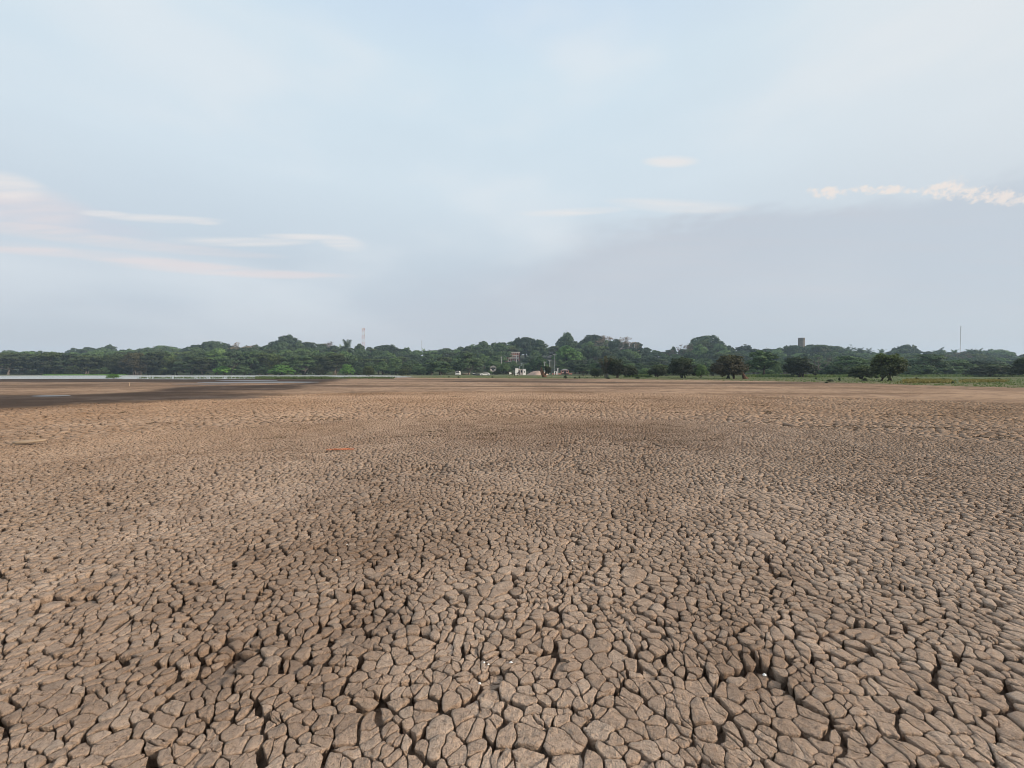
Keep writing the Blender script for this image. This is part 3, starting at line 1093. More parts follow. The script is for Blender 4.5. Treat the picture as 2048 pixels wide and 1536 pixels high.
def kind_palm(seed, mat, nf=20):
    rs = np.random.RandomState(seed)
    mb = MB()
    mb.tube([(0, 0, -.4), (.12, 0, 3.5), (0, 0, 7.2)], [.34, .26, .24], 8)
    V, F = [], []
    H = []
    for k in range(nf):
        a = k * 2.399 + rs.normal() * .1
        el = R(rs.uniform(-15, 80))
        d = Vector((math.cos(a) * math.cos(el), math.sin(a) * math.cos(el), math.sin(el)))
        p = Vector((0, 0, 7.2))
        side = Vector((-math.sin(a), math.cos(a), 0))
        Lf = rs.uniform(3.0, 3.9)
        n = 9
        pts = []
        for i in range(n + 1):
            pts.append(p.copy())
            p += d * (Lf / n)
            d = (d + Vector((0, 0, -.17))).normalized()
        for i in range(1, n):
            w = 1.0 * math.sin(math.pi * (i / n) ** .7) * .95 + .15
            t = (pts[i + 1] - pts[i - 1]).normalized()
            for sg in (-1, 1):
                for q in (0, .5):
                    b0 = pts[i].lerp(pts[i + 1], q)
                    e = b0 + side * sg * w + t * .35 + Vector((0, 0, -.25 * w))
                    o = len(V)
                    V += [b0 - t * .09, b0 + t * .09, e + t * .03, e - t * .03]
                    F.append((o, o + 1, o + 2, o + 3))
                    H += [rs.rand()] * 4
        for i in range(n):
            o = len(V)
            V += [pts[i] - side * .05, pts[i] + side * .05, pts[i + 1] + side * .04, pts[i + 1] - side * .04]
            F.append((o, o + 1, o + 2, o + 3))
            H += [.8] * 4
    me = mk('fronds', np.array([tuple(v) for v in V]), [np.array(F)], mat, attrs={'hue': np.array(H), 'up': np.zeros(len(V))}, link=False)
    return [('trunk', mb.mesh('trunk', B_GREY)), ('fronds', me)]


def kind_bamboo(seed, mat):
    rs = np.random.RandomState(seed)
    mb, lob = MB(), []
    for k in range(26):
        a = rs.rand() * 6.28
        b0 = Vector((math.cos(a), math.sin(a), 0)) * rs.rand() * 1.2
        out = rs.uniform(.5, 3.6)
        h = rs.uniform(7, 9.6)
        pts = [b0 + Vector((math.cos(a) * out * t * t, math.sin(a) * out * t * t, h * (t - .12 * t * t * t * out / 2))) for t in np.linspace(0, 1, 7)]
        mb.tube(pts, [.08, .08, .07, .06, .05, .03, .015], 4, False)
        for p in pts[2:]:
            lob.append((p.x, p.y, p.z, .5, .5, .6))
    return [('trunk', mb.mesh('trunk', B_GREY)), ('crown', leaves(rs, lob, 260, 14, .22, 'crown', mat, cr=.9, flat=1.2, low=-1))]


KIND['dome'] = [kind_dome(s, m_) for s, m_ in ((1, L_GREEN), (2, L_DEEP), (3, L_GREEN), (4, L_DEEP))]
KIND['tall'] = [kind_tall(s, m_) for s, m_ in ((11, L_DEEP), (12, L_GREEN), (13, L_DEEP))]
KIND['rain'] = [kind_rain(s, m_) for s, m_ in ((21, L_DEEP), (22, L_GREEN))]
KIND['flat'] = [kind_flat(s, m_) for s, m_ in ((31, L_OLIVE), (32, L_DEEP), (33, L_OLIVE), (34, L_GREEN))]
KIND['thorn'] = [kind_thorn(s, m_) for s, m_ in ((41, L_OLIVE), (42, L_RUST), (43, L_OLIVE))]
KIND['shrub'] = [kind_shrub(s, m_) for s, m_ in ((51, L_BRIGHT), (52, L_GREEN), (53, L_OLIVE))]
L_MID = leaf_material('leaf_mid', (0.055, 0.115, 0.030), (0.105, 0.190, 0.050))
KIND['bright'] = [kind_dome(61, L_MID)]
KIND['bare'] = [kind_bare(71, L_DRY, B_PALE, True), kind_bare(72, L_DRY, B_GREY, False), kind_bare(73, L_DRY, B_GREY, True)]
KIND['palm'] = [kind_palm(81, L_PALM), kind_palm(82, L_PALM, 17)]
KIND['bamboo'] = [kind_bamboo(91, L_PALM)]
KIND['rust'] = [kind_bamboo(92, L_RUST)]
WID = {'dome': 9.0, 'tall': 7.4, 'rain': 14.0, 'flat': 12.5, 'thorn': 10.6, 'shrub': 12.0, 'bright': 9.0, 'bare': 11.0, 'palm': 7.0, 'bamboo': 8.0, 'rust': 8.0}
NM = {'dome': 'round_crowned_tree', 'tall': 'tall_tree', 'rain': 'spreading_tree', 'flat': 'flat_topped_tree', 'thorn': 'thorn_tree', 'shrub': 'shrub',
      'bright': 'bright_green_tree', 'bare': 'bare_tree', 'palm': 'palm_tree', 'bamboo': 'bamboo_clump', 'rust': 'dry_thicket'}
CATS = {'shrub': 'shrub', 'palm': 'palm tree', 'bamboo': 'bamboo', 'rust': 'thicket'}
trs = np.random.RandomState(77)


def tree(kind, var, loc, h, w, label, group=None, name=None, cat=None):
    parts = KIND[kind][var % len(KIND[kind])]
    s = w / WID[kind]
    root = empty(name or NM[kind], loc, trs.rand() * 6.28, (s, s, h / 10.0))
    for nm, me in parts:
        obj(nm, me, root)
    tag(root, label, cat or CATS.get(kind, 'tree'), group)
    return root


def tree_px(kind, var, px, ytop, wpx, label, d=None, base=None, group=None, name=None, cat=None):
    """a tree at depth d (or with its foot at photo row base) whose crown tops out at row ytop, wpx wide"""
    x, y, z = hit(px, base) if d is None else at(px, d)
    h = CAM_H + (HY - ytop) / FPX * y - z
    return tree(kind, var, (x, y, z), max(h, 0.2), wpx / FPX * y, label, group, name, cat)


# trees standing out on the right-hand shore
for a in (
    ('rust', 0, 1213, 708, 34, 'dry orange-brown thicket beside the dark round bush right of centre', None, 755.5),
    ('thorn', 0, 1232, 716, 46, 'dark thorn tree in front of the orange-brown dry thicket', None, 755.5),
    ('shrub', 2, 1190, 736, 27, 'dark round bush left of the orange-brown dry thicket', None, 755),
    ('thorn', 2, 1259, 730, 36, 'low dark thorn tree just right of the dry thicket', None, 754.5),
    ('thorn', 0, 1316, 728, 44, 'flat dark thorn tree standing alone between two gaps in the shore trees', None, 754.5),
    ('thorn', 2, 1364, 714, 58, 'green-topped thorn tree left of the big rust-brown one', None, 756),
    ('shrub', 1, 1401, 726, 34, 'green bush between the green-topped and the rust-brown thorn trees', None, 756),
    ('thorn', 1, 1459, 708, 74, 'big rust-brown thorn tree with a reddish leaning stump at its foot', None, 757.5),
    ('tall', 1, 1524, 699, 60, 'tallest leafy green tree on the right shore', None, 753.5),
    ('thorn', 0, 1598, 712, 64, 'dark domed thorn tree beside the bare purplish tree', None, 754.5),
    ('bare', 1, 1640, 710, 56, 'bare purplish-grey tree on the right shore', None, 751.5),
    ('shrub', 1, 1668, 727, 62, 'wide low green tree in front of the bare purplish tree', None, 753.5),
    ('flat', 3, 1700, 714, 70, 'layered pale green tree left of the largest dark tree', None, 752),
    ('thorn', 2, 1722, 731, 48, 'small dark thorn tree just left of the largest dark tree', None, 758.5),
    ('thorn', 0, 1775, 704, 66, 'largest dark round tree on the right shore, with several trunks', None, 762),
    ('shrub', 1, 1842, 727, 62, 'leafy green bush right of the largest dark round tree', None, 753),
    ('flat', 1, 1858, 709, 74, 'flat-topped layered tree above the leafy green bush', None, 751.5),
    ('flat', 3, 1912, 721, 60, 'low layered tree between the leafy bush and the wide dark bush', None, 751.5),
    ('shrub', 2, 1976, 727, 90, 'wide low dark bush near the right edge', None, 753.5),
    ('flat', 1, 1960, 722, 80, 'pale-topped layered tree behind the wide low dark bush', None, 751.3),
    ('thorn', 2, 2062, 711, 60, 'dark tree cut off by the right edge', None, 756),
    # left shore and centre
    ('rust', 0, 276, 711, 46, 'brownish dry thicket in the dark left shore wood', 236, None),
    ('shrub', 0, 452, 725, 52, 'larger pale green bush at the foot of the left wood', 233, None),
    ('shrub', 1, 490, 731, 40, 'dull green bush between the two bright bushes on the left shore', 233, None),
    ('shrub', 0, 563, 728, 58, 'brightest green dome-shaped bush on the left shore', 226, None),
    ('shrub', 1, 530, 729, 40, 'dark bush touching the left side of the brightest dome bush', 231, None),
    ('shrub', 0, 694, 727, 34, 'bright green bush at the right end of the dark left wood', 222, None),
    ('thorn', 0, 737, 731, 26, 'small dark tree on the grass left of centre, below the palm', 190, None),
    ('shrub', 2, 805, 737, 28, 'small dark bush on the grass left of the rounded green tree', 190, None),
    ('shrub', 1, 842, 732, 40, 'grey-green bush between the small dark bush and the rounded green tree', 222, None),
    ('dome', 0, 880, 720, 62, 'rounded green tree hanging over the boats', 212, None),
    ('flat', 1, 936, 706, 62, 'large dark spreading tree above the pale wooden boat', 226, None),
    ('bright', 0, 1134, 690, 62, 'bright green round tree high on the central slope', 300, None),
    ('bright', 0, 1078, 713, 44, 'bright green tree behind the burnt stump', 255, None),
    ('dome', 2, 1008, 724, 24, 'small round green tree left of the white hut', 232, None),
    ('flat', 1, 1166, 729, 44, 'dark drooping tree right of the burnt stump', 168, None),
    ('dome', 3, 1150, 721, 44, 'dull green tree behind the dark drooping tree', 240, None),
    # bare and odd trees on the hill
    ('bare', 0, 1228, 672, 74, 'large pale bare tree crowning the hill right of centre', 400, None),
    ('bare', 1, 1187, 687, 50, 'grey bare tree just left of the large pale bare tree', 385, None),
    ('bare', 2, 486, 687, 58, 'grey-brown bare tree between two dark domes on the left hill', 380, None),
    ('bare', 0, 655, 684, 42, 'thin bare tree with pinkish leaves left of the tall palm', 430, None),
    ('bare', 2, 1366, 689, 46, 'grey bare tree below the dark dome right of centre', 385, None),
    ('bare', 2, 1905, 706, 60, 'brown bare tree in the wood below the right mast', 330, None),
    ('palm', 0, 695, 679, 40, 'tallest palm on the hill, left of the red and white mast', 330, None),
    ('palm', 1, 684, 690, 28, 'shorter palm leaning beside the tallest palm', 345, None),
    ('palm', 0, 1718, 696, 24, 'first palm right of the bamboo', 430, None),
    ('palm', 1, 1736, 697, 24, 'second palm right of the bamboo', 440, None),
    ('palm', 0, 1762, 698, 24, 'palm standing just left of the umbrella-shaped tree', 430, None),
    ('palm', 1, 1696, 695, 24, 'palm touching the right side of the bamboo', 425, None),
    ('palm', 1, 1877, 695, 28, 'palm above the trees left of the right mast', 430, None),
    ('palm', 0, 1907, 699, 22, 'low palm right beside the right mast', 440, None),
    ('palm', 0, 1938, 698, 26, 'palm just right of the right mast', 430, None),
    ('palm', 1, 1955, 697, 24, 'second palm right of the right mast', 440, None),
    ('palm', 1, 848, 697, 16, 'small palm on the low dip of the skyline left of centre', 430, None),
    ('bamboo', 0, 1664, 686, 66, 'feathery bamboo clump right of the concrete water tower', 410, None),
    ('rain', 0, 1640, 689, 66, 'broad dark tree between the water tower and the bamboo', 420, None),
    ('rain', 0, 1810, 689, 42, 'umbrella-shaped tree alone on the right skyline', 430, None),
    ('dome', 3, 1407, 669, 62, 'big dark dome tree on the skyline right of the bare tree', 440, None),
    ('dome', 1, 1436, 683, 50, 'lower shoulder tree joined to the right of the big dark dome', 435, None),
    ('dome', 1, 1133, 665, 44, 'tallest dark tree on the central hilltop', 420, None),
    ('dome', 3, 1189, 668, 52, 'dark round tree behind the grey bare tree on the hilltop', 430, None),
    ('rain', 0, 1052, 674, 60, 'broad dark dome on the hill above the brick house', 430, None),
    ('dome', 1, 1080, 680, 44, 'brown-tinged tree right above the brick house', 390, None),
    ('tall', 0, 966, 681, 34, 'dark upright tree on the skyline left of the brick house', 420, None),
    ('dome', 1, 578, 670, 66, 'highest dark dome on the left hill', 430, None),
    ('dome', 3, 610, 684, 48, 'right shoulder of the highest dark dome on the left hill', 425, None),
    ('dome', 3, 424, 681, 66, 'wide dark dome tree second highest on the left hill', 430, None),
    ('dome', 1, 392, 690, 50, 'smaller dome touching the left side of the wide dark dome', 425, None),
    ('rain', 1, 330, 691, 70, 'long low blue-green tree crown on the far left skyline', 470, None),
    ('dome', 1, 221, 689, 28, 'small round tree poking up from the far left skyline', 470, None),
    ('dome', 3, 184, 693, 32, 'small tree left of the round one on the far left skyline', 470, None),
    ('dome', 1, 150, 696, 32, 'leftmost small dome on the far left skyline', 470, None),
    ('tall', 0, 721, 686, 20, 'slim dark tree at the foot of the red and white mast', 400, None),
    ('dome', 3, 770, 688, 58, 'broad green dome right of the red and white mast', 420, None),
    ('dome', 2, 812, 695, 36, 'reddish-green tree between the broad dome and the thin mast', 420, None),
    ('dome', 3, 1270, 683, 34, 'dark tree with a white pole in front on the right of the hilltop', 415, None),
    ('dome', 1, 1346, 693, 16, 'small lone round tree in the dip left of the big dark dome', 450, None),
    ('tall', 2, 1487, 689, 40, 'rounded blue-green tree behind the big rust-brown thorn tree', 430, None),
    ('rain', 0, 1586, 690, 52, 'broad blue-green tree hiding the left foot of the concrete water tower', 405, None),
    ('dome', 2, 1553, 695, 42, 'blue-green dome left of the concrete water tower', 430, None),
    ('dome', 0, 1990, 697, 60, 'long blue-green crown near the right edge of the skyline', 450, None),
):
    tree_px(a[0], a[1], a[2], a[3], a[4], a[5], d=a[6], base=a[7])

# the wood itself: rows of trees climbing from the shore to the skyline
FRPX = np.array([-80, 0, 120, 200, 300, 400, 500, 600, 690, 720, 800, 880, 960, 1040, 1100, 1180, 1260, 1320, 1400, 1500, 1600, 1700, 1800, 1900, 2048, 2130], float)
FRY = np.array([708, 708, 704, 712, 706, 712, 706, 712, 708, 722, 722, 722, 724, 732, 734, 724, 722, 726, 720, 722, 722, 722, 724, 722, 728, 728], float)
for row, (d, f, sp) in enumerate(((240, 0.0, 25), (272, 0.18, 27), (312, 0.42, 25), (355, 0.64, 23), (400, 0.84, 21), (445, 1.0, 20))):
    px = -40.0
    while px < 2095:
        px += sp * trs.uniform(0.8, 1.4)
        if row == 0 and px > 690:
            continue
        if row == 0:
            kd = trs.choice(['flat', 'flat', 'flat', 'thorn'])
        else:
            kd = trs.choice(['dome', 'dome', 'tall', 'flat', 'rain'])
        if (1002 < px < 1056 and row in (1, 2, 3)) or (1088 < px < 1116 and row in (1, 2, 3)):
            continue                                  # the brick house and the hut stand clear
        if 1085 < px < 1122 and row == 1:
            continue
        yt = np.interp(px, FRPX, FRY) * (1 - f) + (np.interp(px, SKYPX, SKYY) + 3) * f + trs.normal() * 2.5
        dd = d * trs.uniform(0.96, 1.04)
        x, y, z = at(px, dd)
        h = CAM_H + (HY - yt) / FPX * y - z
        if h < 2.5:
            continue
        h = min(max(h, 5), 21)
        w = h * {'flat': 1.35, 'thorn': 1.1, 'dome': 1.0, 'tall': .8, 'rain': 1.35}[kd] * trs.uniform(.9, 1.2)
        w = min(max(w, sp * 1.25 / FPX * y), 19)
        zone = 0 if px < 690 else 1 if px < 1300 else 2
        zl = ['behind the left shore', 'on the central slope', 'behind the right shore'][zone]
        if row == 0:
            lb, gp = 'dark %s tree in the front row of the left shore wood' % ('layered flat-topped' if kd == 'flat' else 'tangled round'), 'front row of the left shore wood'
        else:
            lb = '%s tree in the hazy wood %s' % ({'flat': 'layered flat-topped', 'dome': 'dense round-crowned', 'tall': 'upright narrow-crowned', 'rain': 'broad spreading'}[kd], zl)
            gp = 'wood ' + zl
        tree(kd, int(trs.randint(4)), (x, y, z), h, w, lb, gp)

# the lower storey of the wood, in front of the slope
for d, p0, p1, sp, yo, kinds in ((262, 985, 1075, 15, 0, ('dome', 'tall')), (246, 700, 1190, 24, 4, ('dome', 'flat', 'shrub')), (205, 1165, 2100, 24, 1, ('flat', 'dome', 'flat')),
                                 (170, 1235, 2100, 30, 9, ('flat', 'shrub', 'flat'))):
    px = p0 - 5.0
    while px < p1:
        px += sp * trs.uniform(.75, 1.3)
        if d == 246 and (985 < px < 1062 or 1088 < px < 1125):
            continue
        x, y, z = at(px, d * trs.uniform(.97, 1.03))
        yt = np.interp(px, FRPX, FRY) + yo + trs.normal() * 3
        if d == 262:
            yt = 726 + trs.normal() * 2
        kd = trs.choice(kinds)
        h = max(CAM_H + (HY - yt) / FPX * y - z, 2)
        w = max(h * {'flat': 1.6, 'dome': 1.2, 'tall': 1.0, 'shrub': 1.7}[kd], sp * 1.3 / FPX * y)
        zl = 'right' if px > 1180 else 'central'
        tree(kd, {'shrub': 1, 'flat': 3 if trs.rand() < .6 else 1}.get(kd, int(trs.randint(4))), (x, y, z), h, w,
             '%s in the lower green storey of the wood along the %s shore' % ({'flat': 'layered low tree', 'dome': 'rounded low tree', 'tall': 'slim low tree', 'shrub': 'leafy green bush'}[kd], zl),
             'lower storey of the wood along the %s shore' % zl)

# low green undergrowth of the wood edge
for k in range(150):
    px = trs.uniform(-20, 2070)
    d = trs.uniform(224, 262) if px < 1160 else trs.uniform(150, 215)
    if 860 < px < 975 or 1020 < px < 1130 or shore_sd(np.array([(px - CX) / FPX * d]), np.array([d]))[0] < 6:
        continue
    tree_px('shrub', 1 + int(trs.randint(2)), px, 745 - trs.uniform(6, 17), trs.uniform(18, 34), 'low dull green bush in the undergrowth along the foot of the wood', d=d, group='undergrowth at the foot of the wood')
# ------------------------------------------------------------------ grass and low plants nobody could count
def blades(name, P, hgt, wid, mat, label, cat, seed=3, n=5):
    rs = np.random.RandomState(seed)
    m_ = len(P)
    B = np.repeat(P, n, 0) + np.concatenate([rs.normal(size=(m_ * n, 2)) * wid * 2.5, np.zeros((m_ * n, 1))], 1)
    a = rs.rand(len(B)) * 6.28
    dx = np.stack([np.cos(a), np.sin(a), np.zeros(len(B))], 1) * wid
    h = hgt * rs.uniform(.5, 1.3, (len(B), 1))
    lean = np.concatenate([rs.normal(size=(len(B), 2)) * .3, np.ones((len(B), 1))], 1) * h
    V = np.stack([B - dx, B + dx, B + lean * .6 + dx * .9, B + lean], 1).reshape(-1, 3)
    hue = np.repeat(np.clip(np.repeat(rs.rand(m_), n) * .6 + rs.rand(len(B)) * .4, 0, 1), 4)
    o = mk(name, V, [np.arange(len(V)).reshape(-1, 4)], mat, attrs={'hue': hue, 'up': np.zeros(len(V))})
    return tag(o, label, cat, kind='stuff')


grs = np.random.RandomState(9)


def scatter(n, px0, px1, d0, d1, sd0=0.5, sd1=999):
    px = grs.uniform(px0, px1, n)
    d = d0 * (d1 / d0) ** grs.rand(n)
    x = (px - CX) / FPX * d
    sd = shore_sd(x, d)
    k = (sd > sd0) & (sd < sd1)
    x, d = x[k], d[k]
    return np.stack([x, d, np.maximum(land_z(x, d), 0) - 0.02], 1)


blades('grass', scatter(9000, 600, 2200, 34, 170, 0.3, 70), 0.16, 0.05, L_GRASS, 'short olive green grass covering the right and central shore', 'grass', 3, 4)
blades('tall_grass', np.vstack([scatter(1500, 1495, 1640, 118, 140), scatter(1100, 1640, 1760, 118, 150), scatter(500, 1250, 1300, 118, 150), scatter(900, 1800, 2060, 130, 170)]),
       0.7, 0.14, L_GRASS, 'tall bright green grass behind the thorn trees on the right shore', 'grass', 4, 5)
P = scatter(700, 1812, 1898, 57, 72, -9)
P2 = scatter(420, 1925, 2005, 58, 68, -9)
blades('yellow_water_weed', np.vstack([P, P2]), 0.34, 0.10, L_YELLOW, 'yellow-green drying water weed in two low patches on the right', 'weed', 5, 5)


def lake_scatter(n, px0, px1, y0, y1):
    px, py = grs.uniform(px0, px1, n), grs.uniform(y0, y1, n)
    d = CAM_H * FPX / (py - HY)
    return np.stack([(px - CX) / FPX * d, d, np.full(n, 0.01)], 1)


blades('reeds', np.vstack([lake_scatter(700, 512, 660, 755, 758.2), lake_scatter(200, 660, 790, 756, 757.5), lake_scatter(150, 280, 520, 756.5, 757.5)]),
       0.45, 0.10, L_GRASS, 'low green reeds along the near edge of the water strip', 'reeds', 6, 5)
blades('shore_herbs', scatter(2600, 90, 250, 205, 240, 0.5, 14), 0.5, 0.20, L_BRIGHT, 'bright green low plants on the far bank at the left', 'plants', 7, 5)
tree_px('shrub', 0, 226, 747, 27, 'bright yellow-green water plant clump standing in the water at the left', base=757, name='water_plant', cat='plant')
for px, py, hp, wp in ((898, 755, 3, 4), (917, 756, 4, 4), (985, 756, 4, 4), (1131, 757.5, 8, 8), (1150, 757.5, 4, 6), (1159, 757, 5, 5), (1174, 757, 3, 4), (1275, 758, 5, 9), (1216, 758, 4, 10), (1660, 764, 6, 13),
                       (1632, 759, 5, 4), (1679, 762, 8, 5), (1730, 763, 8, 10), (1758, 764, 4, 3), (1833, 760, 6, 6), (1887, 762, 6, 7), (1906, 767, 5, 5), (1926, 763, 5, 6), (1998, 761, 6, 5)):
    tree_px('shrub', 2, px, py - hp, wp, 'small dark seedling dotted on the grass in front of the shore trees', base=py, group='seedlings on the shore grass', name='seedling', cat='seedling')
tree_px('shrub', 2, 1653, 763.5, 8, 'lone dark seedling on a thin stalk out on the bare mud', base=766.5, name='seedling', cat='seedling')

L_WRACK = leaf_material('leaf_wrack', (0.085, 0.060, 0.038), (0.170, 0.118, 0.070))
rs = np.random.RandomState(21)
P = []
for k in range(120):
    d = 9.0 * (62 / 9.0) ** rs.rand()
    px = rs.uniform(-60, 2100)
    x0, L = (px - CX) / FPX * d, rs.uniform(.2, 1.6) * (d / 20) ** .7
    n = int(6 + 22 * rs.rand())
    t = rs.uniform(-1, 1, n)
    xx, yy = x0 + t * L, d + .25 * np.sin(t * 2 + k) + rs.normal(size=n) * .06 + t * L * rs.normal() * .15
    P.append(np.stack([xx, yy, np.full(n, -.012)], 1))
P = np.vstack(P)
P = P[wetness(P[:, 0], P[:, 1]) < .5]
blades('dried_weed', P, 0.022, 0.017, L_WRACK, 'thin dark lines of dried weed left on the mud in the middle distance', 'weed', 8, 5)

# ------------------------------------------------------------------ object materials
WHITE = plain('white_paint', (0.74, 0.73, 0.70), 0.6, 0.4, 0.12, 1.0)
CREAM = plain('cream_plaster', (0.62, 0.53, 0.48), 0.8, 0.2, 0.2, 0.8)
BRICK = plain('red_brick', (0.44, 0.19, 0.145), 0.9, 0.1, 0.3, 2.5)
DARKW = plain('dark_glass', (0.020, 0.024, 0.028), 0.2, 0.5, 0.2)
TYRE = plain('tyre_rubber', (0.022, 0.022, 0.022), 0.9, 0.1, 0.2)
STEEL = plain('grey_steel', (0.42, 0.43, 0.44), 0.5, 0.5, 0.15)
MRED = plain('mast_red', (0.50, 0.26, 0.23), 0.6, 0.3, 0.15)
MWHITE = plain('mast_white', (0.58, 0.57, 0.56), 0.6, 0.3, 0.1)
CONC = plain('stained_concrete', (0.20, 0.172, 0.145), 0.9, 0.1, 0.3, 0.3)
TIN = plain('blue_tin', (0.42, 0.52, 0.58), 0.5, 0.4, 0.2)
THATCH = plain('grey_roofing', (0.40, 0.38, 0.37), 0.9, 0.1, 0.25)
SAND = plain('pale_sand', (0.70, 0.62, 0.55), 0.95, 0.1, 0.15, 0.6)
REDDIRT = plain('red_dirt', (0.42, 0.300, 0.235), 0.95, 0.1, 0.2, 0.4)
TRACK = plain('track_sand', (0.50, 0.43, 0.30), 0.95, 0.1, 0.2, 0.3)
WOODP = plain('weathered_wood', (0.40, 0.30, 0.21), 0.9, 0.1, 0.35, 3.0)
ORANGE = plain('orange_plastic', (0.50, 0.19, 0.10), 0.8, 0.2, 0.5, 14.0)
SHELL = plain('white_shell', (0.80, 0.78, 0.72), 0.5, 0.3, 0.1, 40)
HIDE = plain('pale_hide', (0.70, 0.67, 0.62), 0.9, 0.1, 0.15)
HIDEB = plain('dark_hide', (0.055, 0.038, 0.030), 0.9, 0.1, 0.2)
SKIN = plain('skin', (0.22, 0.12, 0.075), 0.7, 0.3, 0.1)
CLOTHW = plain('white_cloth', (0.72, 0.71, 0.68), 0.9, 0.1, 0.1)
CLOTHD = plain('dark_cloth', (0.035, 0.037, 0.045), 0.9, 0.1, 0.2)


def m_per_px(d):
    return d / FPX


# ------------------------------------------------------------------ brick house on the slope
d = hit(1028, 723)[1]
x, y, z = at(1028, d)
zb = CAM_H + (HY - 723.5) / FPX * d
u = m_per_px(d)
house = tag(empty('brick_house', (x, y, z)), 'red brick house with white balconies among the trees of the central slope', 'house')
b0, W, H = zb - z, 22 * u, 19.5 * u           # foot of the visible front, width, height
hw = W / 2
MB().box(-hw, hw, 1.6, 9, -1.0, b0 + H * .93).build('wall', BRICK, house)
MB().box(-hw - 8 * u, -hw - .02, 2.2, 7.5, -1.0, b0 + H * .80).build('side_wing', BRICK, house)
MB().box(-hw - 8 * u - .15, -hw - .03, 2.0, 7.7, b0 + H * .80, b0 + H * .86).build('wing_roof', CREAM, house)
MB().box(hw - .55, hw + .02, 0, 1.58, -1.0, b0 + H * .93).build('end_wall', BRICK, house)
MB().box(-hw - .4, hw + .6, -.35, 9.3, b0 + H * .93, b0 + H).build('roof', CREAM, house)
for k, (f0, f1) in enumerate(((.02, .30), (.36, .62), (.66, .93))):
    MB().box(-hw - .3, hw - .57, -.3, 1.58, b0 + H * f0 - .22, b0 + H * f0).build('balcony_floor', WHITE, house)
    if k:
        MB().box(-hw - .28, hw - .6, -.28, -.16, b0 + H * f0 + .01, b0 + H * f0 + .75).build('balustrade', BRICK if k == 2 else CREAM, house)
    for q in range(6):
        cx_ = -hw + .1 + q * (W - .9) / 5
        MB().box(cx_ - .10, cx_ + .10, -.10, .10, b0 + H * f0 + .005, b0 + H * f1).build('column', WHITE, house)
    for q in range(4):
        cx_ = -hw + .9 + q * (W - 1.9) / 3.3
        wn = MB().box(cx_ - .42, cx_ + .42, 1.50, 1.597, b0 + H * f0 + .55, b0 + H * f0 + 1.75).build('window', DARKW, house)
        MB().box(cx_ - .5, cx_ + .5, 1.44, 1.499, b0 + H * f0 + .42, b0 + H * f0 + .53).build('sill', WHITE, wn)
for k in range(3):
    zz = b0 + H * (.12 + .3 * k)
    wn = MB().box(hw + .005, hw + .05, 3.2 + .3 * k, 4.4 + .3 * k, zz, zz + 1.2).build('window', DARKW, house)
for k in range(2):
    xx = -hw - 5.5 * u + k * 3.2 * u
    MB().box(xx - .5, xx + .5, 2.12, 2.195, b0 + H * .50, b0 + H * .72).build('window', DARKW, house)
for k in range(7):
    MB().box(hw - 2.2, hw - .9, -.9 - k * .3, -.61 - k * .3, b0 - 1.6, b0 + .05 - (k + 1) * .2).build('stair_step', CREAM, house)

# small pale house in the trees right of the brick one, and a low hut left of it
def hut(name, px, ytop, ybot, wpx, d, wallm, roofm, label, depth=4.0, open_front=False, over=.35):
    x, y, z = at(px, d)
    u = m_per_px(d)
    r = tag(empty(name, (x, y, z)), label, 'house')
    zb_, zt = CAM_H + (HY - ybot) * u - z, CAM_H + (HY - ytop) * u - z
    w = wpx * u / 2
    zr = zt - (zt - zb_) * .35
    MB().box(-w, w, 0, depth, min(zb_, 0) - .6, zr).build('wall', wallm, r)
    MB().prism([(-w - over, zr + .003), (w + over, zr + .003), (w * .1, zt)], -over, depth + over).build('roof', roofm, r)
    dz = max(zb_, 0.0)
    MB().box(-.45, .45, -.06, -.003, dz, dz + min(1.9, (zr - dz) * .9)).build('door', DARKW, r)
    for s in (-1, 1):
        wn = MB().box(s * w * .6 - .4, s * w * .6 + .4, -.05, -.003, dz + (zr - dz) * .4, dz + (zr - dz) * .8).build('window', DARKW, r)
        MB().box(s * w * .6 - .5, s * w * .6 + .5, -.09, -.052, dz + (zr - dz) * .32, dz + (zr - dz) * .39).build('sill', WHITE, wn)
    return r


hut('pale_house', 1102, 706, 715.5, 13, hit(1102, 715.5)[1], CREAM, THATCH, 'pale little house half hidden in the trees right of the brick house')
hut('roadside_hut', 986, 731, 741, 12, 232, CREAM, THATCH, 'small grey-roofed pale hut in the trees left of the white shed')
hut('roofed_shelter', 1130, 737.5, 746.5, 15, 214, BRICK, THATCH, 'low brick shelter with a grey roof right of the white gateway', 3.0)

# white shed with a recessed middle by the dirt ramp
d = 196.0
x, y, z = at(1041, d)
u = m_per_px(d)
shed = tag(empty('white_shed', (x, y, z)), 'low white shed with a recessed middle beside the red dirt ramp', 'shed')
hh = CAM_H + (HY - 736.3) * u - z
MB().box(-10.5 * u, -4.2 * u, 0, 3.5, -.3, hh).build('wing', WHITE, shed)
MB().box(5.2 * u, 10.5 * u, 0, 3.5, -.3, hh * .86).build('wing', WHITE, shed)
MB().box(-4.19 * u, 5.19 * u, .8, 3.4, -.3, hh * .82).build('recessed_wall', CREAM, shed)
MB().box(-4.1 * u, -1.5 * u, .72, .797, .15, hh * .7).build('door', DARKW, shed)
MB().box(.6 * u, 3.6 * u, .72, .797, hh * .35, hh * .7).build('window', DARKW, shed)
MB().box(7.2 * u, 8.4 * u, -.05, -.003, hh * .35, hh * .6).build('window', DARKW, shed)
MB().box(-10.8 * u, -4.0 * u, -.15, 3.6, hh + .002, hh + .09).build('roof', STEEL, shed)
MB().box(5.0 * u, 10.8 * u, -.15, 3.6, hh * .86 + .002, hh * .86 + .09).build('roof', STEEL, shed)
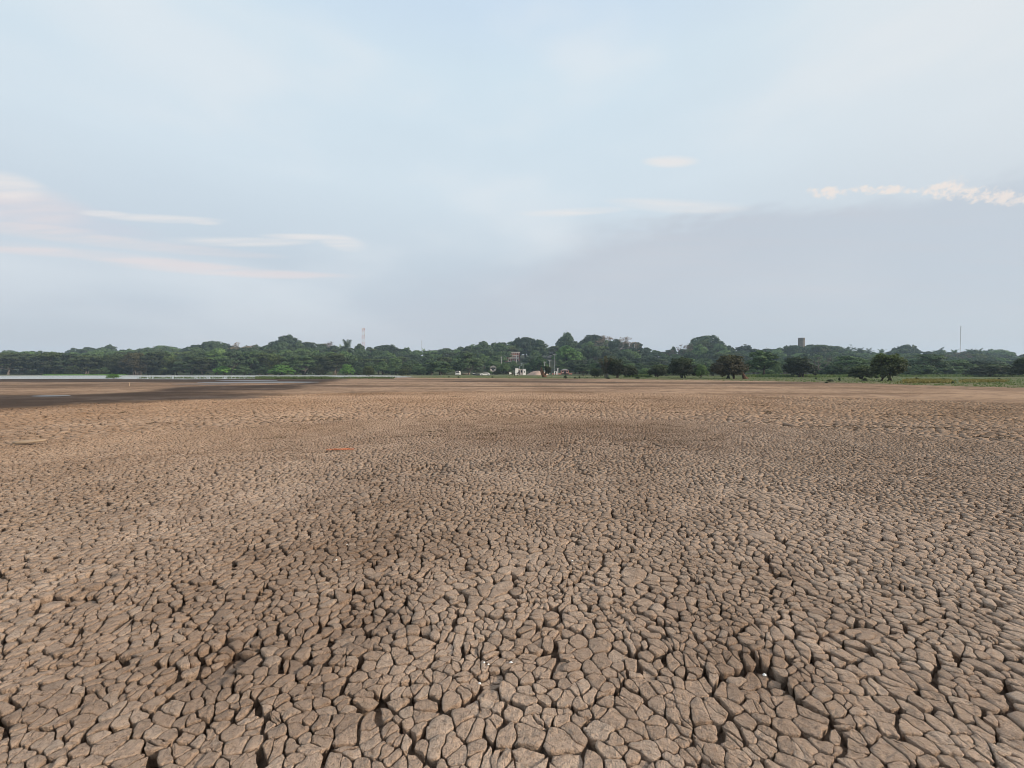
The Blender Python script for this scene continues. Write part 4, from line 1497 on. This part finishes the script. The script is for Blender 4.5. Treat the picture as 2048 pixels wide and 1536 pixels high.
# tin canopy above the shed
d2 = 203.0
x, y, z = at(1043, d2)
u2 = m_per_px(d2)
can = tag(empty('tin_canopy', (x, y, z)), 'blue-grey tin canopy on posts above the white shed', 'canopy')
zt = CAM_H + (HY - 728.5) * u2 - z
MB().prism([(-4.2 * u2, zt - 1.1), (-4.2 * u2, zt - 1.0), (3.6 * u2, zt - .1), (3.6 * u2, zt - .2)], 0, 3).build('roof_sheet', TIN, can)
MB().prism([(-1.8 * u2, zt + .25), (-1.8 * u2, zt + .33), (2.2 * u2, zt + .6), (2.2 * u2, zt + .5)], .4, 2.4).build('roof_sheet', TIN, can)
for sx_, h_ in ((-3.8, zt - 1.1), (3.2, zt - .25)):
    for yy in (.2, 2.8):
        MB().tube([(sx_ * u2, yy, -.3), (sx_ * u2, yy, h_)], .07, 6).build('post', STEEL, can)
for yy in (.8, 2.0):
    MB().tube([(.2 * u2, yy, zt - .62), (.2 * u2, yy, zt + .40)], .05, 6).build('post', STEEL, can)


def heap(name, px, ybase, wpx, hpx, d, mat, label, cat, dep=6.0, flat=1.0, seed=1):
    x, y, z = at(px, d)
    u = m_per_px(d)
    V, F = [], []
    nr, na = 9, 28
    for i in range(nr):
        t = i / (nr - 1)
        for j in range(na):
            a = 2 * math.pi * j / na
            k = 1 + .14 * float(vnoise(np.array([3 * math.cos(a) + seed]), np.array([3 * math.sin(a) + t * 2]), seed)[0])
            V.append((t * wpx / 2 * u * math.cos(a) * k, t * dep * math.sin(a) * k, hpx * u * (1 - t ** flat) ** 1.2 * k - (.25 if i == nr - 1 else 0)))
    for i in range(nr - 1):
        for j in range(na):
            F.append((i * na + j, (i + 1) * na + j, (i + 1) * na + (j + 1) % na, i * na + (j + 1) % na))
    mb = MB().add(V, F)
    o = mb.build(name, mat, None, True)
    o.location = (x, y, z)
    return tag(o, label, cat)


heap('sand_heap', 1065, 743, 20, 4.6, 206, SAND, 'white sand heap between the white shed and the red dirt ramp', 'heap', 3, 2.0, 2)
heap('dirt_ramp', 1076, 751, 46, 8.2, 190, REDDIRT, 'pinkish red dirt ramp sloping down left of the burnt stump', 'ramp', 9, 2.2, 5)


def strip(name, pts, w, mat, label, cat):
    P = np.array([hit(px, py)[:2] for px, py in pts])
    t = np.linspace(0, 1, 60)
    s = np.linspace(0, 1, len(P))
    cx_, cy_ = np.interp(t, s, P[:, 0]), np.interp(t, s, P[:, 1])
    V = []
    for sg in (-.5, .5):
        yy = cy_ + sg * w * (1 + .4 * fbm(cx_ * .3, cy_ * .3 + sg, 91, 2))
        V.append(np.stack([cx_, yy, np.maximum(land_z(cx_, yy), 0) + .05], 1))
    V = np.vstack(V)
    n = len(t)
    F = np.stack([np.arange(n - 1), np.arange(1, n), n + np.arange(1, n), n + np.arange(n - 1)], 1)
    return tag(mk(name, V, [F], mat), label, cat, kind='structure')


strip('dirt_track', [(700, 752.6), (860, 752.4), (930, 752.2), (990, 752.4), (1090, 752.8), (1200, 752.8)], 5.0, TRACK, 'pale dirt track running along the central shore', 'track')
strip('sand_strip', [(990, 750.4), (1030, 750.2), (1075, 750.0)], 9.0, TRACK, 'pale sandy ground below the white shed', 'ground')

# ------------------------------------------------------------------ masts, tower, poles
d = 480.0
x, y, z = at(727.5, d)
u = m_per_px(d)
mast = tag(empty('lattice_mast', (x, y, z)), 'red and white lattice mast rising above the left hill', 'mast')
top = CAM_H + (HY - 657) * u - z
ns = 9
for k in range(ns):
    z0, z1 = top * k / ns, top * (k + 1) / ns - .01
    mb = MB()
    w0, w1 = 1.6 - .5 * k / ns, 1.6 - .5 * (k + 1) / ns
    for sa, sb in ((-1, -1), (1, -1), (1, 1), (-1, 1)):
        mb.tube([(sa * w0, sb * w0, z0), (sa * w1, sb * w1, z1)], .08, 4)
    for (a0, b0_), (a1, b1) in (((-1, -1), (1, -1)), ((1, -1), (1, 1)), ((1, 1), (-1, 1)), ((-1, 1), (-1, -1))):
        mb.tube([(a0 * w0, b0_ * w0, z0), (a1 * w1, b1 * w1, z1)], .045, 4)
        mb.tube([(a1 * w0, b1 * w0, z0), (a0 * w1, b0_ * w1, z1)], .045, 4)
        mb.tube([(a0 * w1, b0_ * w1, z1 - .1), (a1 * w1, b1 * w1, z1 - .1)], .05, 4)
    mb.build('mast_section', MRED if k % 2 == 0 else MWHITE, mast)
for k, (zz, a) in enumerate(((top - .8, 0), (top - .8, 2.1), (top - .8, 4.2), (top * .80, 1), (top * .72, 3.5))):
    MB().box(1.4, 1.75, -.3, .3, zz - 1.3, zz + 1.0).build('antenna_panel', MWHITE if k else MRED, mast).rotation_euler = (0, 0, a)
MB().tube([(0, 0, top), (0, 0, top + 3)], .08, 5).build('lightning_rod', STEEL, mast)

d = 450.0
x, y, z = at(1918.5, d)
u = m_per_px(d)
mast = tag(empty('slender_mast', (x, y, z)), 'tall slender pale mast on the right skyline', 'mast')
top = CAM_H + (HY - 652) * u - z
MB().tube([(0, 0, -.5), (0, 0, top * .80)], [.34, .22], 8).build('pole', MWHITE, mast)
MB().tube([(0, 0, top * .80), (0, 0, top)], .32, 8).build('antenna', MWHITE, mast)
for k in range(6):
    MB().box(-.5, .5, -.5, .5, top * (.12 + .11 * k), top * (.12 + .11 * k) + .12).build('collar', MRED if k % 2 else MWHITE, mast)
x, y, z = at(844, 460)
mast = tag(empty('thin_mast', (x, y, z)), 'thin faint mast on the skyline right of the red and white mast', 'mast')
top = CAM_H + (HY - 681) * 460 / FPX - z
MB().tube([(0, 0, -.5), (0, 0, top)], [.26, .16], 6).build('pole', STEEL, mast)
MB().box(-.5, .5, -.2, .2, top - 2.2, top - 1.2).build('antenna_panel', MWHITE, mast)
MB().box(-.4, .4, -.2, .2, top - 5, top - 4.2).build('antenna_panel', MWHITE, mast)

d = 440.0
x, y, z = at(1601.3, d)
u = m_per_px(d)
tw = tag(empty('water_tower', (x, y, z)), 'round concrete water tower on the right skyline', 'water tower')
top = CAM_H + (HY - 676) * u - z
r_ = 5.6 * u
MB().lathe([(r_ * .86, -.5), (r_ * .86, top - 9.5)], 24).build('shaft', CONC, tw, False)
MB().lathe([(r_ * .88, top - 9.49), (r_, top - 8.9), (r_, top - .42)], 28).build('tank', CONC, tw, False)
MB().lathe([(r_ * 1.05, top - .41), (r_ * 1.05, top)], 28).build('rim', THATCH, tw, False)
for k in range(10):
    a = 2 * math.pi * k / 10 + .2
    c, s = math.cos(a), math.sin(a)
    MB().tube([(c * r_ * 1.0, s * r_ * 1.0, top - 8.8), (c * r_ * 1.0, s * r_ * 1.0, top - .5)], .12, 5).build('rib', CONC, tw)
for k in range(14):
    MB().tube([(-.25, -r_ * 1.03, top - 9 + k * .6), (.25, -r_ * 1.03, top - 9 + k * .6)], .04, 4).build('ladder_rung', STEEL, tw)


def pole(px, ytop, ybot, d, mat, label, r=.13, arm=True):
    x, y, z = at(px, d)
    o = tag(empty('utility_pole', (x, y, z)), label, 'pole')
    t = CAM_H + (HY - ytop) * d / FPX - z
    MB().tube([(0, 0, -.5), (0, 0, t)], [r * 1.2, r * .8], 8).build('shaft', mat, o)
    if arm:
        MB().box(-.8, .8, -.06, .06, t - .55, t - .40).build('crossarm', STEEL, o)
        for s in (-.7, 0, .7):
            MB().lathe([(.05, t - .39), (.08, t - .3), (.04, t - .18)], 8, (s, 0)).build('insulator', WHITE, o)
    return o


pole(1032.5, 711, 729, 262, MWHITE, 'pale pole standing in front of the brick house', .16)
pole(1109.5, 708, 741, 224, STEEL, 'tall grey lamp pole behind the white gate posts', .13)
pole(1099.5, 720, 729, 232, MWHITE, 'pale pole between the burnt stump and the tall grey lamp pole', .15)
pole(1089.5, 723, 735, 236, MWHITE, 'pale pole rising behind the burnt stump', .15)
pole(1268.5, 688, 703, 395, MWHITE, 'white pole on the hilltop right of the large pale bare tree', .24)
pole(1002.5, 713, 726, 285, MWHITE, 'thin pale pole among the trees left of the brick house', .18)

# white gate posts and low red wall
d = 214.0
u = m_per_px(d)
x, y, z = at(1112, d)
gate = tag(empty('white_gateway', (x, y, z)), 'white gateway with a crossbeam and a taller post beside it', 'gateway')
for q, h_ in ((-3.2, 6.5), (1.0, 6.3), (3.6, 12.5)):
    MB().box(q * u - .2, q * u + .2, -.2, .2, -.3, h_ * u).build('post', WHITE, gate)
MB().box(-3.2 * u + .205, 1.0 * u - .205, -.12, .12, 5.5 * u, 6.1 * u).build('crossbeam', WHITE, gate)
MB().box(3.6 * u - .7, 3.6 * u + .7, -.15, .15, 12.52 * u, 13.1 * u).build('cap', WHITE, gate)
x, y, z = at(1124, 213)
wall = tag(empty('low_brick_wall', (x, y, z)), 'low dark red brick wall running right from the white gateway', 'wall')
for k in range(5):
    MB().box((-19 + 8 * k) * u, (-11.1 + 8 * k) * u, 1.0, 1.3, -.3, 2.6 * u).build('panel', BRICK, wall)
    MB().box((-19 + 8 * k) * u, (-11.1 + 8 * k) * u, .95, 1.35, 2.6 * u + .003, 2.6 * u + .1).build('coping', CREAM, wall)


# ------------------------------------------------------------------ vehicles
def wheel(mb_parent, x, y, r=.34):
    w = empty('wheel', (x, y, r))
    w.parent = mb_parent
    tm = MB().tube([(0, -.11, 0), (0, .11, 0)], r, 16).build('tyre', TYRE, w)
    MB().tube([(0, -.125, 0), (0, .125, 0)], r * .58, 12).build('rim', STEEL, w)


x, y, z = hit(970, 751.6)
car = tag(empty('parked_car', (x, y, z), R(4)), 'white car parked on the pale track left of the red dirt ramp', 'car')
prof = [(-2.1, .30), (-2.12, .62), (-1.95, .80), (-1.15, .92), (-.55, 1.40), (.2, 1.52), (1.25, 1.48), (1.75, 1.05), (2.08, .95), (2.12, .35)]
MB().prism(prof, -.85, .85).build('body', WHITE, car)
for s in (-1, 1):
    yy = s * .853
    y0_, y1_ = (yy, yy + .006) if s > 0 else (yy - .006, yy)
    for w_ in ([(-1.02, .96), (-.50, 1.36), (-.05, 1.42), (-.05, .96)], [(.05, .96), (.05, 1.43), (.75, 1.42), (.80, .98)], [(.90, .98), (.86, 1.41), (1.2, 1.39), (1.55, 1.05)]):
        MB().prism(w_, y0_, y1_).build('window', DARKW, car)
    for q in (-.1, .82):
        MB().box(q - .02 + .06, q + .2, y0_ - .02 if s < 0 else y1_, y0_ if s < 0 else y1_ + .02, .86, .89).build('door_handle', STEEL, car)
    for xx in (-1.35, 1.35):
        wheel(car, xx, s * .78)
    MB().box(-2.16, -2.08, s * .6 - .18, s * .6 + .18, .62, .76).build('headlight', STEEL, car)
    MB().box(2.06, 2.14, s * .65 - .12, s * .65 + .12, .72, .92).build('tail_light', MRED, car)
MB().add([(-1.16, -.7, .935), (-1.16, .7, .935), (-.58, .62, 1.40), (-.58, -.62, 1.40)], [(0, 1, 2, 3)]).build('windscreen', DARKW, car)
MB().box(-2.2, -2.1, -.8, .8, .32, .5).build('bumper', STEEL, car)

x, y, z = hit(915, 751.0)
van = tag(empty('parked_van', (x, y, z)), 'small white van parked nose-on under the trees beside the pale wooden boat', 'van')
MB().box(-.95, .95, 0, 4.2, .32, 1.15).build('body', WHITE, van)
MB().prism([(-.93, 1.152), (.93, 1.152), (.80, 2.1), (-.80, 2.1)], .35, 4.15).build('cabin', WHITE, van)
MB().add([(-.80, .34, 1.25), (.80, .34, 1.25), (.70, .34, 1.95), (-.70, .34, 1.95)], [(0, 1, 2, 3)]).build('windscreen', DARKW, van)
MB().box(-.6, .6, -.04, -.003, .6, .82).build('grille', DARKW, van)
MB().box(-.98, .98, -.12, -.01, .34, .52).build('bumper', STEEL, van)
for s in (-1, 1):
    MB().box(s * .76 - .14, s * .76 + .14, -.05, -.003, .82, 1.02).build('headlight', STEEL, van)
    MB().box(s * 1.0 - .08, s * 1.0 + .08, .3, .36, 1.2, 1.5).build('mirror', DARKW, van)
    for yy in (.8, 3.4):
        w = empty('wheel', (s * .84, yy, .34))
        w.parent = van
        MB().tube([(-.11, 0, 0), (.11, 0, 0)], .34, 16).build('tyre', TYRE, w)
        MB().tube([(-.125, 0, 0), (.125, 0, 0)], .2, 12).build('rim', STEEL, w)


def boat(px, py, L, mat, rim, rz, label):
    x, y, z = hit(px, py)
    r = tag(empty('wooden_boat', (x, y, z + .02), rz), label, 'boat')
    n = 17
    out, V, F = [], [], []
    for i in range(n):
        t = -1 + 2 * i / (n - 1)
        w = .62 * (1 - abs(t) ** 2.6) + .03
        sh = .62 + .42 * t * t
        row = []
        for a in np.linspace(-math.pi / 2, math.pi / 2, 9):
            row.append((t * L / 2, w * math.sin(a), sh - (sh - .12 * t * t) * math.cos(a) ** .8))
        for a in np.linspace(math.pi / 2, -math.pi / 2, 9):
            row.append((t * L / 2 * .985, w * .88 * math.sin(a), sh - (sh - .12 * t * t) * math.cos(a) ** .8 * .85))
        V += row
    for i in range(n - 1):
        for j in range(18):
            F.append((i * 18 + j, i * 18 + (j + 1) % 18, (i + 1) * 18 + (j + 1) % 18, (i + 1) * 18 + j))
    MB().add(V, F).build('hull', mat, r, True)
    for s in (-1, 1):
        MB().tube([(t * L / 2, s * (.62 * (1 - abs(t) ** 2.6) + .03), .64 + .42 * t * t) for t in np.linspace(-1, 1, 13)], .055, 5).build('gunwale', rim, r)
    for t in (-.5, 0, .5):
        MB().box(t * L / 2 - .12, t * L / 2 + .12, -.5, .5, .48, .53).build('thwart', WOODP, r)
    return r


boat(932, 749.6, 4.8, WOODP, CREAM, R(8), 'pale wooden boat pulled up beside the small white van')
boat(955, 751.0, 5.0, plain('dark_boat_paint', (0.05, 0.055, 0.06), .7), WHITE, R(-14), 'dark wooden boat with a pale rim left of the white car')


# ------------------------------------------------------------------ animals and people
def skinned(name, joints, bones, mats, zmat=None, lvl=1, parent=None):
    """one continuous body grown over a skeleton of joints {name: (x, y, z, radius)}"""
    names = list(joints)
    me = bpy.data.meshes.new(name)
    me.from_pydata([joints[k][:3] for k in names], [(names.index(a), names.index(b_)) for a, b_ in bones], [])
    tmp = bpy.data.objects.new(name, me)
    col.objects.link(tmp)
    tmp.modifiers.new('skin', 'SKIN')
    sk = me.skin_vertices[0].data
    for i, k in enumerate(names):
        rr_ = joints[k][3]
        sk[i].radius = rr_ if isinstance(rr_, tuple) else (rr_, rr_)
        sk[i].use_root = (i == 0)
    sb = tmp.modifiers.new('sub', 'SUBSURF')
    sb.levels = sb.render_levels = lvl
    dg = bpy.context.evaluated_depsgraph_get()
    out = bpy.data.meshes.new_from_object(tmp.evaluated_get(dg))
    bpy.data.objects.remove(tmp)
    out.materials.clear()
    for m_ in mats:
        out.materials.append(m_)
    for p in out.polygons:
        p.use_smooth = True
        if zmat:
            p.material_index = zmat(p.center)
    return out


COW = {'hip': (-.62, 0, 1.12, (.27, .30)), 'belly': (0, 0, 1.04, (.31, .36)), 'chest': (.52, 0, 1.12, (.28, .34)), 'neck': (.92, 0, 1.34, (.16, .20)), 'poll': (1.18, 0, 1.56, (.14, .15)),
       'muzzle': (1.52, 0, 1.30, (.09, .10)), 'hump': (.60, 0, 1.45, (.10, .12)), 'tail1': (-.92, 0, 1.16, .05), 'tail2': (-1.0, 0, .62, .035),
       'earl': (1.16, .30, 1.52, .05), 'earr': (1.16, -.30, 1.52, .05)}
CB = [('hip', 'belly'), ('belly', 'chest'), ('chest', 'neck'), ('neck', 'poll'), ('poll', 'muzzle'), ('chest', 'hump'), ('hip', 'tail1'), ('tail1', 'tail2'), ('poll', 'earl'), ('poll', 'earr')]
for s, q in ((1, 'l'), (-1, 'r')):
    COW['st' + q] = (-.58, s * .20, .86, .15)
    COW['hk' + q] = (-.74, s * .19, .46, .065)
    COW['hf' + q] = (-.66, s * .19, .02, .06)
    COW['sh' + q] = (.55, s * .19, .84, .13)
    COW['kn' + q] = (.58, s * .18, .44, .065)
    COW['ff' + q] = (.56, s * .18, .02, .06)
    CB += [('hip', 'st' + q), ('st' + q, 'hk' + q), ('hk' + q, 'hf' + q), ('chest', 'sh' + q), ('sh' + q, 'kn' + q), ('kn' + q, 'ff' + q)]
COW_W = skinned('body', COW, CB, [HIDE])
COW_D = skinned('body', COW, CB, [HIDEB])
COW_P = skinned('body', COW, CB, [HIDEB, HIDE], lambda c: 1 if -.35 < c.x < .62 and c.z > .5 else 0)
GRAZE = dict(COW)
GRAZE.update({'neck': (.98, 0, 1.02, (.16, .19)), 'poll': (1.26, 0, .66, (.13, .14)), 'muzzle': (1.40, 0, .28, (.09, .10)), 'earl': (1.22, .28, .72, .05), 'earr': (1.22, -.28, .72, .05)})
COW_G = skinned('body', GRAZE, CB, [HIDE])


def cow(px, py, me, rz, label, s=1.0):
    x, y, z = hit(px, py)
    o = obj('cow', me)
    o.location = (x, y, z)
    o.rotation_euler = (0, 0, rz)
    o.scale = (s, s, s)
    return tag(o, label, 'cow')


cow(38, 748.3, COW_W, R(-60), 'leftmost white cow on the far bank at the left edge')
cow(48, 748.0, COW_W, R(-85), 'second white cow from the left on the far bank')
cow(58, 747.9, COW_W, R(-110), 'third white cow from the left on the far bank')
cow(83, 748.1, COW_W, R(-95), 'white cow standing apart at the left end of the green bank')
cow(500, 748.6, COW_G, R(175), 'small white grazing cow left of the brightest dome bush', .8)
cow(617, 748.6, COW_G, R(200), 'left one of two white cows right of the brightest dome bush', .9)
cow(627, 749.0, COW_W, R(10), 'right one of two white cows right of the brightest dome bush')
cow(965, 751.0, COW_D, R(160), 'dark brown cow on the grass left of the white car') if False else cow(766, 750.5, COW_D, R(160), 'dark brown cow on the grass below the red and white mast')
cow(1021, 752.0, COW_P, R(195), 'black and white cow with its head to the left below the white shed')
cow(1032, 752.4, COW_P, R(-20), 'black and white cow with its head to the right below the white shed')

MAN = {'pelvis': (0, 0, .95, (.16, .12)), 'waist': (0, 0, 1.12, (.15, .11)), 'chest': (0, 0, 1.36, (.19, .12)), 'neck': (0, 0, 1.52, .06), 'head': (0, -.02, 1.66, (.085, .10)), 'crown': (0, -.01, 1.76, (.075, .085))}
MBN = [('pelvis', 'waist'), ('waist', 'chest'), ('chest', 'neck'), ('neck', 'head'), ('head', 'crown')]
for s, q in ((1, 'l'), (-1, 'r')):
    MAN['hp' + q] = (s * .10, 0, .86, .095)
    MAN['kn' + q] = (s * .12, -.03 * s, .48, .065)
    MAN['an' + q] = (s * .13, .04 * s, .08, .045)
    MAN['to' + q] = (s * .14, -.14 + .04 * s, .03, .04)
    MAN['so' + q] = (s * .21, 0, 1.42, .065)
    MAN['el' + q] = (s * .28, .02, 1.14, .045)
    MAN['wr' + q] = (s * .27, -.06, .90, .034)
    MAN['ha' + q] = (s * .26, -.09, .78, .03)
    MBN += [('pelvis', 'hp' + q), ('hp' + q, 'kn' + q), ('kn' + q, 'an' + q), ('an' + q, 'to' + q), ('chest', 'so' + q), ('so' + q, 'el' + q), ('el' + q, 'wr' + q), ('wr' + q, 'ha' + q)]
PERSON = skinned('person', MAN, MBN, [SKIN, CLOTHW, CLOTHD], lambda c: 2 if c.z < .98 and abs(c.x) < .235 else 1 if c.z < 1.5 and c.z > 1.05 else 0)
for px, py, rz, lb in ((525, 749.3, .4, 'person in a white top and dark trousers on the bank left of the brightest bush'),
                       (640, 748.6, -.5, 'tiny distant person in a white top right of the two white cows')):
    x, y, z = hit(px, py)
    o = tag(obj('person', PERSON), lb, 'person')
    o.location = (x, y, z)
    o.rotation_euler = (0, 0, rz)

# ------------------------------------------------------------------ burnt stump with a tuft of leaves
x, y, z = hit(1088, 754.6)
u = m_per_px(y)
st = tag(empty('burnt_stump', (x, y, z)), 'forked burnt stump with one leafy dark tuft in the middle of the shore', 'stump')
rs = np.random.RandomState(5)
for k, (tx, tz, r0) in enumerate(((-8, 17, .55), (-5.5, 20, .42), (-2.0, 12, .32), (4.5, 13, .40), (8.5, 19, .30), (1.5, 7, .5))):
    mid = (tx * u * .55 + rs.normal() * .1, rs.normal() * .3, tz * u * .45)
    MB().tube([(rs.normal() * .25, rs.normal() * .2, -.2), mid, (tx * u, rs.normal() * .4, tz * u)], [r0, r0 * .8, r0 * .25], 7).build('limb', B_RED if k < 3 else B_DARK, st)
lob = [(7.5 * u, 0, 17 * u, 5.5 * u, 1.4, 5.0 * u), (9.5 * u, .2, 12 * u, 3.5 * u, 1.0, 4.0 * u), (4.5 * u, 0, 20 * u, 3.6 * u, .9, 2.6 * u)]
obj('foliage', leaves(rs, lob, 90, 26, .16, 'foliage', L_OLIVE, low=-1), st)
x, y, z = hit(1486, 757.8)
st = tag(empty('leaning_stump', (x, y, z)), 'reddish leaning stump at the foot of the big rust-brown thorn tree', 'stump')
MB().tube([(.6, 0, -.2), (.2, 0, .6), (-.1, .1, 1.5)], [.55, .38, .12], 8).build('trunk', B_RED, st)
MB().tube([(.3, 0, .5), (.9, -.1, .2), (1.3, 0, -.05)], [.25, .2, .1], 6).build('root', B_RED, st)

# ------------------------------------------------------------------ litter on the mud
x, y = (50 - CX) / FPX * (CAM_H * FPX / (890 - HY)), CAM_H * FPX / (890 - HY)
lg = tag(empty('driftwood', (x, y, .035), R(14)), 'pale driftwood log lying on the mud near the left edge', 'driftwood')
MB().tube([(-.27, .02, .012), (-.16, 0, .02), (-.04, .015, .022), (.1, -.01, .03), (.2, .01, .04), (.31, .03, .055)], [.016, .038, .044, .034, .030, .012], 9).build('log', WOODP, lg, True)
MB().tube([(.1, 0, .035), (.16, .05, .06), (.22, .08, .06)], [.014, .010, .005], 6).build('broken_branch', WOODP, lg)

x, y = (680 - CX) / FPX * (CAM_H * FPX / (901 - HY)), CAM_H * FPX / (901 - HY)
net = tag(empty('orange_net', (x, y, .002), R(6)), 'crumpled orange plastic net lying on the mud left of centre', 'net')
rs = np.random.RandomState(8)
for k in range(11):
    a = rs.uniform(-.2, .2)
    o_ = rs.uniform(-.06, .06)
    mb = MB()
    mb.tube([(t * .27 + rs.normal() * .01, o_ + t * a * .2 + rs.normal() * .012, .012 + .012 * rs.rand()) for t in np.linspace(-1 + .9 * rs.rand(), 1 - .9 * rs.rand(), 12)], .0045, 4)
    mb.build('strand', ORANGE, net)
for k in range(14):
    xx = -.25 + k * .038
    MB().tube([(xx + rs.normal() * .01, q * .07, .012 + .014 * rs.rand()) for q in np.linspace(-1, 1, 6)], .004, 4).build('cross_strand', ORANGE, net)

x, y = (258 - CX) / FPX * 47, 47.0
sk_ = MB().tube([(0, 0, -.1), (.03, 0, .2), (.06, 0, .42)], [.05, .045, .035], 7).build('wooden_stake', WOODP)
sk_.location = (x, y, 0)
tag(sk_, 'short pale stake stuck in the wet mud on the left', 'stake')

rs = np.random.RandomState(12)
for px, py in ((967, 1342), (976, 1346), (1022, 1343), (1540, 1368), (690, 1096), (668, 1128), (386, 919), (1146, 1130), (958, 1386)):
    d = CAM_H * FPX / (py - HY)
    V = []
    r0 = .005 + .004 * rs.rand()
    mb = MB()
    for i in range(4):
        f = i / 3
        for j in range(8):
            a = 2 * math.pi * j / 8
            V.append((r0 * (1 - f * .8) * math.cos(a) * 1.3, r0 * (1 - f * .8) * math.sin(a), r0 * .9 * math.sin(f * 1.5)))
    F = [(i * 8 + j, i * 8 + (j + 1) % 8, (i + 1) * 8 + (j + 1) % 8, (i + 1) * 8 + j) for i in range(3) for j in range(8)] + [tuple(range(24, 32))]
    o = mb.add(V, F).build('shell', SHELL, None, True)
    o.location = ((px - CX) / FPX * d, d, .014)
    o.rotation_euler = (rs.normal() * .2, rs.normal() * .2, rs.rand() * 6)
    tag(o, 'tiny white shell fragment lying on the dried mud', 'shell', 'shell fragments on the mud')

# ------------------------------------------------------------------ haze
hz = MB().box(-1200, 1200, -1200, 1200, -1.7, 64).build('haze', None)
m = bpy.data.materials.new('haze_air')
m.use_nodes = True
gg = G(m.node_tree)
pv = gg.n('ShaderNodeVolumePrincipled')
pv.inputs['Color'].default_value = (0.64, 0.83, 1.0, 1)
pv.inputs['Density'].default_value = 0.00029
pv.inputs['Anisotropy'].default_value = 0.0
out = gg.n('ShaderNodeOutputMaterial')
gg.put(out.inputs['Volume'], pv.outputs[0])
hz.data.materials.append(m)
tag(hz, 'thin bluish haze lying over the far hill', 'haze', kind='stuff')

tree_px('shrub', 1, 979, 740, 16, 'green bush in front of the small grey-roofed hut', d=214)
tree_px('shrub', 2, 991, 741, 14, 'dark bush right in front of the small grey-roofed hut', d=212)
